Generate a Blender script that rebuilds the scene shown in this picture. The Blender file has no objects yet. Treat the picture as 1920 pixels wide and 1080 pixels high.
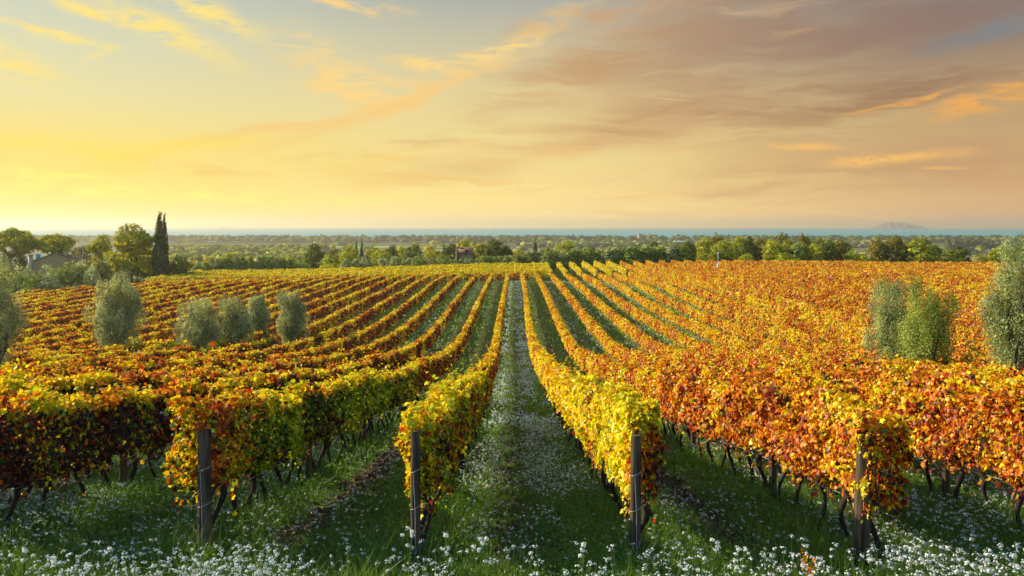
import bpy, math, random
import numpy as np
from math import radians as R, pi, sin, cos, atan, atan2, degrees

sc = bpy.context.scene
col = sc.collection
rng = np.random.default_rng(7)
random.seed(7)

# ---------------------------------------------------------------- camera
F = 1500.0            # focal length in photo pixels (photo 1920 x 1080)
HPY = 421.0           # eye level in the photo
cd = bpy.data.cameras.new('camera')
cd.sensor_fit = 'HORIZONTAL'; cd.sensor_width = 36.0; cd.lens = 36.0 * F / 1920
cd.shift_y = -(540 - HPY) / 1920.0
cd.clip_start = 0.1; cd.clip_end = 30000
cam = bpy.data.objects.new('camera', cd); col.objects.link(cam)
cam.location = (0, 0, 0); cam.rotation_euler = (R(90), 0, 0)
sc.camera = cam

def PX(px, Y): return (px - 960.0) / F * Y
def PZ(py, Y): return (HPY - py) / F * Y

# ---------------------------------------------------------------- view
EXPO = 0.72
sc.view_settings.view_transform = 'Standard'; sc.view_settings.look = 'None'
sc.view_settings.exposure = EXPO; sc.view_settings.gamma = 1.0
c = sc.cycles
c.max_bounces = 6; c.diffuse_bounces = 3; c.glossy_bounces = 2; c.transmission_bounces = 4
c.volume_bounces = 0; c.transparent_max_bounces = 4
c.use_denoising = True
c.use_adaptive_sampling = True; c.adaptive_threshold = 0.02

# ---------------------------------------------------------------- sun
SUN_AZ, SUN_EL = -70.0, 26.0          # degrees from +Y, negative is left
sd = bpy.data.lights.new('sun', 'SUN'); sd.energy = 5.0; sd.angle = R(0.5); sd.color = (1.0, 0.90, 0.68)
sun = bpy.data.objects.new('sun', sd); col.objects.link(sun)
sun.rotation_euler = (R(90 - SUN_EL), 0, R(180 - SUN_AZ) )
import mathutils
sdir = mathutils.Vector((sin(R(SUN_AZ)) * cos(R(SUN_EL)), cos(R(SUN_AZ)) * cos(R(SUN_EL)), sin(R(SUN_EL))))
sun.rotation_euler = sdir.to_track_quat('Z', 'Y').to_euler()

# ---------------------------------------------------------------- world
W = bpy.data.worlds.new('World'); sc.world = W; W.use_nodes = True
nt = W.node_tree; nt.nodes.clear(); L = nt.links

def s2l(r, g, b):
    f = lambda v: (v / 255 / 12.92) if v / 255 <= 0.04045 else ((v / 255 + 0.055) / 1.055) ** 2.4
    return (f(r), f(g), f(b), 1)

class NB:
    def __init__(s, tree): s.t = tree
    def n(s, typ, **kw):
        x = s.t.nodes.new(typ)
        for k, v in kw.items(): setattr(x, k, v)
        return x
    def link(s, a, b): s.t.links.new(a, b)
    def put(s, inp, v):
        if isinstance(v, bpy.types.NodeSocket): s.t.links.new(v, inp)
        else: inp.default_value = v
    def m(s, op, a, b=0.0, c_=0.0, clamp=False):
        x = s.n('ShaderNodeMath', operation=op, use_clamp=clamp)
        s.put(x.inputs[0], a); s.put(x.inputs[1], b); s.put(x.inputs[2], c_)
        return x.outputs[0]
    def mix(s, f, a, b, blend='MIX'):
        x = s.n('ShaderNodeMix', data_type='RGBA', blend_type=blend, clamp_factor=True)
        s.put(x.inputs[0], f); s.put(x.inputs[6], a); s.put(x.inputs[7], b)
        return x.outputs[2]
    def ramp(s, f, stops, interp='LINEAR'):
        x = s.n('ShaderNodeValToRGB'); x.color_ramp.interpolation = interp
        e = x.color_ramp.elements
        while len(e) < len(stops): e.new(0.5)
        for k, (p, cc) in enumerate(stops): e[k].position = p; e[k].color = cc
        s.put(x.inputs[0], f); return x.outputs[0]
    def mr(s, v, a, b, lo=0.0, hi=1.0, smooth=True):
        x = s.n('ShaderNodeMapRange', interpolation_type='SMOOTHSTEP' if smooth else 'LINEAR')
        s.put(x.inputs[0], v); s.put(x.inputs[1], a); s.put(x.inputs[2], b); s.put(x.inputs[3], lo); s.put(x.inputs[4], hi)
        return x.outputs[0]
    def noise(s, vec, scale, detail=4, rough=0.55, dist=0.0):
        x = s.n('ShaderNodeTexNoise'); s.put(x.inputs['Vector'], vec)
        x.inputs['Scale'].default_value = scale; x.inputs['Detail'].default_value = detail
        x.inputs['Roughness'].default_value = rough; x.inputs['Distortion'].default_value = dist
        return x
    def mapping(s, vec, loc=(0, 0, 0), rot=(0, 0, 0), scale=(1, 1, 1), typ='POINT'):
        x = s.n('ShaderNodeMapping', vector_type=typ); s.put(x.inputs[0], vec)
        x.inputs[1].default_value = loc; x.inputs[2].default_value = rot; x.inputs[3].default_value = scale
        return x.outputs[0]

b = NB(nt)
tc = b.n('ShaderNodeTexCoord')
sep = b.n('ShaderNodeSeparateXYZ'); L.new(tc.outputs['Generated'], sep.inputs[0])
az = b.m('MULTIPLY', b.m('ARCTAN2', sep.outputs[0], sep.outputs[1]), 180 / pi)
el = b.m('MULTIPLY', b.m('ARCSINE', sep.outputs[2]), 180 / pi)
v = b.m('DIVIDE', el, 32.0, clamp=True)          # 0 at horizon, 0.5 at the top of the photo
def ell_deg(px, py):
    a = atan((px - 960) / F); return degrees(a), degrees(atan((HPY - py) / F * cos(a)))
left = b.ramp(v, [(0.0, s2l(255, 229, 134)), (0.06, s2l(255, 228, 120)), (0.16, s2l(253, 226, 122)), (0.26, s2l(234, 224, 166)),
                  (0.38, s2l(216, 217, 186)), (0.5, s2l(190, 203, 192)), (0.75, s2l(140, 160, 170)), (1.0, s2l(95, 120, 150))])
cen = b.ramp(v, [(0.0, s2l(255, 222, 142)), (0.08, s2l(252, 224, 144)), (0.2, s2l(240, 218, 148)), (0.3, s2l(228, 209, 152)),
                 (0.42, s2l(196, 190, 164)), (0.5, s2l(170, 172, 166)), (0.75, s2l(110, 128, 150)), (1.0, s2l(80, 100, 135))])
rig = b.ramp(v, [(0.0, s2l(218, 170, 120)), (0.08, s2l(214, 172, 120)), (0.18, s2l(202, 168, 118)), (0.28, s2l(180, 152, 116)),
                 (0.38, s2l(150, 136, 118)), (0.5, s2l(112, 116, 126)), (0.75, s2l(80, 90, 115)), (1.0, s2l(60, 75, 110))])
base = b.mix(b.mr(az, -34, 4), left, cen)
base = b.mix(b.mr(az, 2, 34), base, rig)
# direction coordinates in degrees, stirred for ragged cloud edges
cx = b.n('ShaderNodeCombineXYZ'); L.new(az, cx.inputs[0]); L.new(el, cx.inputs[1])
raw = cx.outputs[0]
def stir(vec, scale, amt, sx=0.35):
    nz = b.noise(b.mapping(vec, scale=(sx, 1, 1)), scale, 3, 0.6)
    q = b.n('ShaderNodeVectorMath', operation='SUBTRACT'); L.new(nz.outputs['Color'], q.inputs[0]); q.inputs[1].default_value = (.5, .5, .5)
    q2 = b.n('ShaderNodeVectorMath', operation='MULTIPLY_ADD'); L.new(q.outputs[0], q2.inputs[0]); q2.inputs[1].default_value = (amt * 2.2, amt, 0)
    b.put(q2.inputs[2], vec); return q2.outputs[0]
wv = stir(stir(raw, 0.22, 2.6), 0.9, 0.7)
def blob(px, py, rx, ry, rot=0.0, vec=None, soft=0.0):
    """soft ellipse in direction space; sizes in photo pixels, rot counter-clockwise degrees"""
    a, e = ell_deg(px, py); k = 180 / pi / F * cos(R(a)) ** 1.5
    mp = b.mapping(vec or wv, loc=(a, e, 0), rot=(0, 0, R(rot)), scale=(rx * k, ry * k, 1), typ='TEXTURE')
    ln = b.n('ShaderNodeVectorMath', operation='LENGTH'); L.new(mp, ln.inputs[0])
    return b.mr(ln.outputs['Value'], 1.0, soft)
def add(*xs):
    r = xs[0]
    for x in xs[1:]: r = b.m('ADD', r, x)
    return r
# broad streaks, tilted a little up to the right
st1 = b.noise(b.mapping(wv, rot=(0, 0, R(-14)), scale=(0.07, 0.42, 1)), 1.0, 5, 0.55).outputs[0]
st2 = b.noise(b.mapping(wv, loc=(31, 7, 0), rot=(0, 0, R(-5)), scale=(0.10, 0.85, 1)), 1.0, 6, 0.6).outputs[0]
fine = b.noise(b.mapping(wv, loc=(3, 17, 0), rot=(0, 0, R(12)), scale=(0.35, 1.3, 1)), 1.0, 9, 0.68).outputs[0]
# brown veil over the right half
veil = add(blob(1500, 60, 780, 250, 12, soft=.2), b.m('MULTIPLY', blob(1620, 300, 700, 90, 4), .7), b.m('MULTIPLY', blob(1150, 250, 620, 42, 12), .7))
veil = b.m('MULTIPLY', b.m('MINIMUM', veil, 1.0), b.mr(add(st1, b.m('MULTIPLY', st2, .5)), 0.50, 0.84, .28, 1.0))
vc = b.mix(b.mr(az, -8, 34), b.mix(b.mr(el, 2, 13), s2l(236, 196, 126), s2l(204, 166, 122)), b.mix(b.mr(el, 3, 13), s2l(198, 152, 108), s2l(138, 113, 106)))
sky = b.mix(b.m('MULTIPLY', veil, .95, clamp=True), base, vc)
# darker brown folds in it
st3 = b.noise(b.mapping(wv, loc=(11, 3, 0), rot=(0, 0, R(-16)), scale=(0.09, 0.95, 1)), 1.0, 6, 0.6).outputs[0]
dk = b.m('MULTIPLY', add(blob(1650, 180, 640, 95, 9), blob(1150, 240, 520, 60, 12), blob(1100, 120, 380, 70, 22), b.m('MULTIPLY', blob(1500, 345, 640, 60, 4), .7), b.m('MULTIPLY', blob(800, 268, 260, 22, 10), .8)), b.mr(st3, 0.40, 0.62))
sky = b.mix(b.m('MULTIPLY', dk, .75, clamp=True), sky, b.mix(b.mr(az, -8, 28), s2l(212, 166, 114), b.mix(b.mr(el, 2, 9), s2l(196, 148, 104), s2l(150, 112, 86))))
lt = b.m('MULTIPLY', add(blob(1250, 330, 760, 90, 4), blob(1350, 60, 500, 110, 14), blob(900, 190, 420, 110, 16)), b.mr(b.noise(b.mapping(wv, loc=(51, 23, 0), rot=(0, 0, R(-12)), scale=(0.10, 1.1, 1)), 1.0, 6, 0.62).outputs[0], 0.52, 0.72))
sky = b.mix(b.m('MULTIPLY', lt, .5, clamp=True), sky, b.mix(b.mr(az, -4, 30), s2l(248, 214, 146), s2l(216, 172, 124)))
# blue grey gap at upper right
sky = b.mix(b.m('MULTIPLY', blob(1840, 65, 190, 30, 8), .8, clamp=True), sky, s2l(126, 134, 140))
# low warm haze band and thin yellow stripes on the left
bl = b.m('MULTIPLY', add(blob(60, 300, 620, 62, -5), blob(430, 262, 560, 30, 10), blob(760, 300, 700, 70, 3)), b.mr(st2, 0.45, 0.62))
sky = b.mix(b.m('MULTIPLY', bl, .75, clamp=True), sky, b.mix(b.mr(az, -30, 6), s2l(255, 226, 98), s2l(244, 200, 128)))
bl2 = b.m('MULTIPLY', add(blob(150, 345, 520, 38, -3), blob(520, 368, 640, 20, 0), blob(40, 318, 300, 12, -4)), b.mr(fine, 0.4, 0.65))
sky = b.mix(b.m('MULTIPLY', bl2, .75, clamp=True), sky, s2l(255, 243, 118))
fo = b.m('MULTIPLY', add(blob(430, 318, 220, 18, -6), blob(870, 345, 330, 26, -2), blob(560, 300, 260, 14, 4)), b.mr(st2, 0.42, 0.62))
sky = b.mix(b.m('MULTIPLY', fo, .8, clamp=True), sky, s2l(244, 198, 110))
# lit wisps
def wisp(masks, colr, lo=.44, hi=.62, amt=1.0, nz=None):
    global sky
    mk = b.m('MULTIPLY', b.m('MINIMUM', add(*masks), 1.0), b.mr(nz or fine, lo, hi))
    sky = b.mix(b.m('MULTIPLY', mk, amt, clamp=True), sky, colr)
wisp([blob(30, 108, 170, 50, -22), blob(310, 50, 230, 50, -22), blob(150, 6, 170, 22, -14), blob(400, 15, 180, 36, -22), blob(185, 97, 50, 12, 22), blob(90, 55, 160, 14, -10)], s2l(255, 228, 132), .36, .54)
wisp([blob(640, 145, 170, 74, -38), blob(790, 125, 110, 24, -8), blob(930, 95, 300, 34, 24), blob(700, 175, 110, 40, -10)], s2l(253, 216, 138), .36, .58)
wisp([blob(640, 4, 170, 12, -3)], s2l(255, 212, 130), .38, .54)
wisp([blob(740, 196, 430, 24, 20), blob(510, 246, 200, 14, 10)], s2l(250, 205, 124), .26, .46, .85)
wisp([blob(1150, 22, 330, 30, 8)], s2l(206, 162, 116), .36, .6, .8)
wisp([blob(1850, 195, 175, 42, 8), blob(1720, 185, 150, 14, 8), blob(1915, 155, 80, 22, 20)], s2l(242, 174, 86), .36, .60)
wisp([blob(1510, 278, 120, 13, -2), blob(1600, 300, 100, 18, 8), blob(1715, 290, 150, 18, 0), blob(1780, 312, 50, 5, 0)], s2l(250, 192, 106), .34, .52)
wisp([blob(1430, 392, 230, 14, 2), blob(1180, 400, 260, 7, -2), blob(1560, 408, 260, 7, -2)], s2l(246, 196, 124), .34, .56, .8)
wisp([blob(1250, 292, 60, 8, 8), blob(1060, 292, 90, 8, 10), blob(1190, 362, 160, 8, 4)], s2l(246, 200, 120), .34, .56, .8)
# contrails
for px, py, rx, ry, ro in ((560, 88, 130, 3.0, -4), (1255, 186, 70, 1.6, -7), (800, 136, 90, 2.0, -8), (30, 70, 60, 1.6, -5)):
    sky = b.mix(b.m('MULTIPLY', blob(px, py, rx, ry, ro, vec=raw), .5), sky, s2l(250, 218, 150))
# away from the sunset the sky is a clear physical one
nish = b.n('ShaderNodeTexSky', sky_type='NISHITA'); nish.sun_disc = False
nish.sun_elevation = R(SUN_EL); nish.sun_rotation = R(SUN_AZ) % (2 * pi); nish.air_density = 1.0; nish.dust_density = 1.0
nsc = b.mix(1.0, nish.outputs[0], (.15, .215, .25, 1), 'MULTIPLY')
absaz = b.m('ABSOLUTE', b.m('ADD', az, 10.0))
back = b.m('MAXIMUM', b.mr(absaz, 55, 110), b.mr(el, 20, 50))
sky = b.mix(back, sky, nsc)
glow = b.n('ShaderNodeVectorMath', operation='SCALE'); L.new(sky, glow.inputs[0]); L.new(b.mr(el, 4.0, 0.0, 1.0, 1.12), glow.inputs['Scale']); sky = glow.outputs[0]
bg = b.n('ShaderNodeBackground'); L.new(sky, bg.inputs[0]); bg.inputs[1].default_value = 2 ** -EXPO
wo = b.n('ShaderNodeOutputWorld'); L.new(bg.outputs[0], wo.inputs[0])

# ---------------------------------------------------------------- mesh helpers
def tag(o, label=None, cat=None, group=None, kind=None):
    if label: o['label'] = label
    if cat: o['category'] = cat
    if group: o['group'] = group
    if kind: o['kind'] = kind
    return o
def empty(name, loc=(0, 0, 0), rz=0.0, scale=None):
    o = bpy.data.objects.new(name, None); col.objects.link(o); o.empty_display_size = .3
    o.location = loc; o.rotation_euler = (0, 0, rz)
    if scale is not None: o.scale = scale
    return o
class MB:
    """collects vertices, faces of any size and per-face colours; build() links ONE mesh object"""
    def __init__(s): s.V = []; s.F = []; s.C = []; s.n = 0
    def add(s, V, Fc, C=None):
        V = np.asarray(V, float).reshape(-1, 3); Fc = np.asarray(Fc, int)
        s.V.append(V); s.F.append(Fc + s.n); s.n += len(V)
        if C is None: C = np.full((len(Fc), 3), .5)
        C = np.asarray(C, float)
        if C.ndim == 1: C = np.tile(C, (len(Fc), 1))
        s.C.append(C)
    def mesh(s, name, mat, smooth=False):
        V = np.concatenate(s.V); me = bpy.data.meshes.new(name)
        loops = np.concatenate([f.ravel() for f in s.F]).astype(np.int32)
        tot = np.concatenate([np.full(len(f), f.shape[1], np.int32) for f in s.F])
        start = np.concatenate([[0], np.cumsum(tot)[:-1]]).astype(np.int32)
        me.vertices.add(len(V)); me.vertices.foreach_set('co', V.astype(np.float32).ravel())
        me.loops.add(len(loops)); me.loops.foreach_set('vertex_index', loops)
        me.polygons.add(len(tot)); me.polygons.foreach_set('loop_start', start); me.polygons.foreach_set('loop_total', tot)
        at = me.attributes.new('tint', 'FLOAT_COLOR', 'FACE')
        Cc = np.concatenate(s.C); at.data.foreach_set('color', np.hstack([Cc, np.ones((len(Cc), 1))]).astype(np.float32).ravel())
        me.update(calc_edges=True)
        if smooth: me.polygons.foreach_set('use_smooth', np.ones(len(tot), bool))
        me.materials.append(mat); return me
    def build(s, name, mat, parent=None, smooth=False):
        return link(name, s.mesh(name, mat, smooth), parent)
def link(name, me, parent=None):
    o = bpy.data.objects.new(name, me); col.objects.link(o)
    if parent: o.parent = parent
    return o
def box(mb, x0, x1, y0, y1, z0, z1, C=None):
    V = [(x, y, z) for z in (z0, z1) for y in (y0, y1) for x in (x0, x1)]
    mb.add(V, [(0, 2, 3, 1), (4, 5, 7, 6), (0, 1, 5, 4), (2, 6, 7, 3), (0, 4, 6, 2), (1, 3, 7, 5)], C)
def tube(mb, pts, rad, n=8, C=None, cap=True):
    pts = np.asarray(pts, float); k = len(pts); rad = np.broadcast_to(rad, (k,))
    T = np.gradient(pts, axis=0); T /= np.linalg.norm(T, axis=1)[:, None] + 1e-9
    ref = np.array([1., 0, 0]) if abs(T[0, 0]) < .8 else np.array([0, 1., 0])
    A = np.cross(T, ref); A /= np.linalg.norm(A, axis=1)[:, None]; B = np.cross(T, A)
    th = np.arange(n) * 2 * pi / n
    V = pts[:, None] + rad[:, None, None] * (np.cos(th)[None, :, None] * A[:, None] + np.sin(th)[None, :, None] * B[:, None])
    q = [(i * n + j, i * n + (j + 1) % n, (i + 1) * n + (j + 1) % n, (i + 1) * n + j) for i in range(k - 1) for j in range(n)]
    mb.add(V, q, C)
    if cap:
        mb.add(V[-1], [list(range(n))], C); mb.add(V[0], [list(range(n))[::-1]], C)
def hsh(ix, iy, seed):
    h = (ix * 374761393 + iy * 668265263 + seed * 974711) & 0xffffffff
    h = ((h ^ (h >> 13)) * 1274126177) & 0xffffffff
    return ((h ^ (h >> 16)) & 0xffff) / 65535.0
def vn(x, y, seed=0):
    x = np.asarray(x, float); y = np.asarray(y, float) + 0 * x
    ix = np.floor(x).astype(np.int64); iy = np.floor(y).astype(np.int64); fx = x - ix; fy = y - iy
    fx = fx * fx * (3 - 2 * fx); fy = fy * fy * (3 - 2 * fy)
    a = hsh(ix, iy, seed); b_ = hsh(ix + 1, iy, seed); c_ = hsh(ix, iy + 1, seed); d = hsh(ix + 1, iy + 1, seed)
    return (a * (1 - fx) + b_ * fx) * (1 - fy) + (c_ * (1 - fx) + d * fx) * fy
def fbm(x, y, seed=0, o=3): return sum(vn(x * 2 ** k, y * 2 ** k, seed + k) * .5 ** k for k in range(o)) / sum(.5 ** k for k in range(o))
def unit(v): return v / (np.linalg.norm(v, axis=-1, keepdims=True) + 1e-9)
# leaf templates: (points x,y,z), faces
def _vineleaf():
    P = [(0, 0, 0)]
    for k in range(10):
        a = pi / 2 + k * 2 * pi / 10; r = (.56 if k % 2 == 0 else .40) * (1 if k not in (5,) else .5)
        P.append((r * cos(a), r * sin(a), -.10 * (r / .5) ** 2 + (.05 if k % 2 else -.03)))
    Fq = [(0, 1 + (2 * i + 9) % 10, 1 + (2 * i) % 10, 1 + (2 * i + 1) % 10) for i in range(5)]
    return np.array(P), np.array(Fq)
T_VINE = _vineleaf()
T_PENT = (np.array([(0, .55, 0), (-.5, .1, .05), (-.3, -.45, -.05), (.3, -.45, .05), (.5, .1, -.05)]), np.array([(0, 1, 2, 3, 4)]))
T_QUAD = (np.array([(0, .6, 0), (-.45, 0, .08), (0, -.6, 0), (.45, 0, .08)]), np.array([(0, 1, 2, 3)]))
T_SLIM = (np.array([(0, .6, 0), (-.16, 0, .03), (0, -.6, 0), (.16, 0, .03)]), np.array([(0, 1, 2, 3)]))
def cards(mb, P, N, size, tmpl, C, axis=None, spin=1.0):
    n = len(P)
    if n == 0: return
    N = unit(N)
    if axis is None: A = unit(np.cross(N, unit(rng.normal(size=(n, 3)))))
    else: A = unit(axis - (axis * N).sum(1, keepdims=True) * N)
    B = np.cross(N, A); tp, tf = tmpl
    V = P[:, None] + np.asarray(size).reshape(-1, 1, 1) * (tp[None, :, 0:1] * B[:, None] + tp[None, :, 1:2] * A[:, None] + tp[None, :, 2:3] * N[:, None])
    Fc = (tf[None] + (np.arange(n) * len(tp))[:, None, None]).reshape(-1, tf.shape[1])
    mb.add(V.reshape(-1, 3), Fc, np.repeat(C, len(tf), axis=0))

# ---------------------------------------------------------------- materials
def newmat(name):
    m = bpy.data.materials.new(name); m.use_nodes = True; m.node_tree.nodes.clear(); return m, NB(m.node_tree)
def leafmat(name, trans=.45, gloss=.04, rough=.45, tboost=(1.25, 1.15, .9)):
    m, q = newmat(name)
    at = q.n('ShaderNodeAttribute', attribute_name='tint'); cc = at.outputs['Color']
    d = q.n('ShaderNodeBsdfDiffuse'); q.link(cc, d.inputs[0])
    t = q.n('ShaderNodeBsdfTranslucent'); q.link(q.mix(1.0, cc, (*tboost, 1), 'MULTIPLY'), t.inputs[0])
    mx = q.n('ShaderNodeMixShader'); mx.inputs[0].default_value = trans; q.link(d.outputs[0], mx.inputs[1]); q.link(t.outputs[0], mx.inputs[2])
    g = q.n('ShaderNodeBsdfGlossy'); g.inputs['Roughness'].default_value = rough; g.inputs[0].default_value = (1, 1, 1, 1)
    m2 = q.n('ShaderNodeMixShader'); m2.inputs[0].default_value = gloss; q.link(mx.outputs[0], m2.inputs[1]); q.link(g.outputs[0], m2.inputs[2])
    o = q.n('ShaderNodeOutputMaterial'); q.link(m2.outputs[0], o.inputs[0]); return m
M_VINE = leafmat('autumn_vine_leaves', .40, .02, tboost=(1.35, 1.1, .6))
M_TREE = leafmat('tree_leaves', .38, .01)
M_OLIVE = leafmat('olive_leaves', .42, .02, .6)
M_GRASS = leafmat('grass_blades', .35, .02)
M_FLOWER = leafmat('white_petals', .35, .0, tboost=(1, 1, 1))
def solid(name, c1, c2, scale=3.0, rough=.85, bump=.3, stretch=(1, 1, 1), spec=.2, detail=5):
    m, q = newmat(name)
    tcn = q.n('ShaderNodeTexCoord'); vec = q.mapping(tcn.outputs['Object'], scale=stretch)
    nz = q.noise(vec, scale, detail, .6)
    p = q.n('ShaderNodeBsdfPrincipled'); q.link(q.mix(q.mr(nz.outputs[0], .35, .65), (*c1, 1), (*c2, 1)), p.inputs['Base Color'])
    p.inputs['Roughness'].default_value = rough; p.inputs['Specular IOR Level'].default_value = spec
    if bump:
        bm = q.n('ShaderNodeBump'); bm.inputs['Strength'].default_value = bump; bm.inputs['Distance'].default_value = .02
        q.link(nz.outputs[0], bm.inputs['Height']); q.link(bm.outputs[0], p.inputs['Normal'])
    o = q.n('ShaderNodeOutputMaterial'); q.link(p.outputs[0], o.inputs[0]); return m
M_BARK = solid('vine_bark', (.018, .012, .009), (.05, .034, .024), 14, stretch=(1, 1, .25), bump=.8)
M_TBARK = solid('tree_bark', (.05, .035, .022), (.12, .085, .055), 4, stretch=(1, 1, .2), bump=.6)
M_POST = solid('weathered_wood', (.030, .019, .011), (.125, .078, .045), 18, stretch=(1, 1, .08), bump=.7)
M_WIRE = solid('galvanised_wire', (.35, .35, .36), (.5, .5, .5), 30, rough=.35, bump=0, spec=.6)
M_STONE = solid('old_stone_wall', (.42, .25, .10), (.62, .40, .18), 3.5)
M_TILE = solid('terracotta_roof', (.22, .095, .05), (.34, .16, .09), 2.5)
M_DARK = solid('dark_opening', (.02, .02, .022), (.04, .04, .045), 3, bump=0)
M_PLASTER = solid('pale_plaster', (.40, .31, .21), (.50, .41, .29), 1.2)
M_YPLASTER = solid('yellow_plaster', (.68, .46, .14), (.75, .54, .2), 1.2)
M_WHITE = solid('white_paint', (.7, .7, .68), (.82, .82, .8), 3, bump=0)
M_BLUE = solid('light_blue_cloth', (.05, .28, .55), (.09, .36, .62), 3, bump=0)
M_SLATE = solid('faded_blue_roof', (.10, .20, .28), (.16, .27, .36), .5, bump=0)
M_METAL = solid('grey_metal', (.18, .17, .16), (.3, .29, .27), 5, rough=.5, bump=0)
M_CONC = solid('grey_concrete', (.26, .25, .24), (.36, .35, .33), 1.0)
M_CLOD = solid('soil_clod', (.06, .035, .023), (.15, .09, .06), 12, bump=.8)
M_ROCK = solid('island_rock', (.16, .14, .135), (.19, .165, .155), .01)

# ---------------------------------------------------------------- terrain
KY = np.array([-60, -20, 0, 10.2, 16.8, 28, 43, 54, 62, 74, 100, 142, 168, 178, 190, 205, 225, 280, 400, 700, 1000, 3000.])
KZ = np.array([-1.2, -1.6, -2.75, -4.14, -5.2, -6.9, -8.9, -10.0, -10.45, -10.75, -10.85, -10.7, -9.95, -9.95, -10.6, -12.0, -14.5, -20, -30, -38.5, -39.3, -39.3])
_yy = np.arange(-60, 3000, 1.0); _zz = np.interp(_yy, KY, KZ)
_k = np.exp(-(np.arange(-9, 10) / 4.0) ** 2); _k /= _k.sum()
_zz = np.convolve(np.pad(_zz, 9, mode='edge'), _k, 'valid')
def ss(x, a, b_):
    t = np.clip((np.asarray(x, float) - a) / (b_ - a), 0, 1); return t * t * (3 - 2 * t)
def H(X, Y):
    X = np.asarray(X, float); Y = np.asarray(Y, float)
    z = np.interp(Y, _yy, _zz)
    near = 1 - ss(Y, 220, 500)
    z = z - near * ss(Y, 115, 172) * (.45 * (1 - ss(X, 5, 35)) + 1.4 * ss(-X, -5, 70))
    z = z + near * (.4 * np.exp(-((X - 45) / 38) ** 2) * ss(Y, 70, 150) + .25 * (vn(X / 14, Y / 14, 3) - .5) + .05 * (vn(X * 1.1, Y * 1.1, 5) - .5))
    z = z - near * .6 * ss(-X, 60, 90)
    z = z + .042 * np.clip(X - 4, 0, 45) * ss(Y, 35, 62) * (1 - ss(Y, 108, 168))
    return z
SP = 2.8
def rowX(i, Y): return -1.24 + SP * i + .002 * (np.asarray(Y, float) - 10.2) + .10 * np.sin(np.asarray(Y, float) / 17.0 + i * .8)
def lane_pos(X, Y):
    """lane number (0 = central lane between row 0 and row 1) and position in it, 0..1"""
    t = (X + 1.24 - .002 * (Y - 10.2)) / SP; k = np.floor(t); return k.astype(int), t - k
def soil_amt(X, Y):
    k, t = lane_pos(X, Y)
    w = .10 + .06 * vn(X * .7, Y * .5, 21)
    cen_ = np.where(k % 2 == 0, .42, np.where(k > 0, .53, .37)) + .05 * (vn(X * 0, Y * .25, 33) - .5)
    a = np.exp(-((t - cen_) / w) ** 2) * np.where(k % 2 == 0, .55, 1.15) * (.25 + .75 * fbm(X * 1.8, Y * 1.1, 8)) * 1.15
    a = a * ss(Y, 9.4, 11.0) * (1 - ss(Y, 60, 110) * .5)
    c0 = .8 * np.exp(-((X - .2) / 1.2) ** 2 - ((Y - 11.2) / 1.3) ** 2) * (vn(X * 2, Y * 2, 9) > .35)
    return np.clip(np.maximum(a, c0), 0, 1)

gx = np.unique(np.concatenate([np.linspace(-9, 9, 91), np.arange(-80, 130, 1.6), np.array([-90, -110, -140, -180, -250, -400, -700, -1100, -1700, -2600, -4000, -7000, 150, 180, 250, 400, 700, 1100, 1700, 2600, 4000, 7000.])]))
gy = np.unique(np.concatenate([np.arange(-55, 4, 3.), np.arange(4, 22, .2), np.arange(22, 70, .7), np.arange(70, 200, 1.6), np.geomspace(200, 1900, 40)]))
GX, GY = np.meshgrid(gx, gy); GZ = H(GX, GY)
fine_m = np.exp(-(GX / 14) ** 2) * (GY < 24) * (GY > 3)
GZ = GZ + fine_m * (.07 * (fbm(GX * 2.5, GY * 2.5, 44) - .5) - .06 * soil_amt(GX, GY) + .05 * soil_amt(GX, GY) * vn(GX * 5, GY * 5, 2))
GZ = GZ - .9 * ss(GY, 1860, 1900)
nx_, ny_ = len(gx), len(gy)
ii = (np.arange(ny_ - 1)[:, None] * nx_ + np.arange(nx_ - 1)[None]).ravel()
mbg = MB(); mbg.add(np.stack([GX, GY, GZ], -1).reshape(-1, 3), np.stack([ii, ii + 1, ii + nx_ + 1, ii + nx_], 1))
m, q = newmat('field_ground')
geo = q.n('ShaderNodeNewGeometry'); P_ = geo.outputs['Position']
sp_ = q.n('ShaderNodeSeparateXYZ'); q.link(P_, sp_.inputs[0])
n1 = q.noise(P_, .9, 6, .65).outputs[0]; n2 = q.noise(P_, 9.0, 5, .7).outputs[0]; n3 = q.noise(P_, .08, 3).outputs[0]
lane_t = q.m('FRACT', q.m('DIVIDE', q.m('ADD', sp_.outputs[0], q.m('SUBTRACT', 1.26, q.m('MULTIPLY', sp_.outputs[1], .002))), SP))
rutm = q.m('SUBTRACT', 1.0, q.m('MINIMUM', q.m('ABSOLUTE', q.m('SUBTRACT', lane_t, .38)), q.m('ABSOLUTE', q.m('SUBTRACT', lane_t, .53))))
soilf = q.m('MULTIPLY', q.mr(rutm, .90, .99), q.mr(n1, .4, .6))
under = q.mr(q.m('ABSOLUTE', q.m('SUBTRACT', lane_t, .5)), .42, .5)
grassc = q.mix(q.mr(n2, .35, .65), (.04, .075, .012, 1), (.13, .17, .02, 1))
soilc = q.mix(q.mr(n2, .3, .7), (.045, .026, .016, 1), (.12, .072, .046, 1))
nearc = q.mix(q.m('MAXIMUM', q.m('MULTIPLY', soilf, .9), q.m('MULTIPLY', q.mr(n1, .5, .62), .75)), grassc, soilc)
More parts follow.
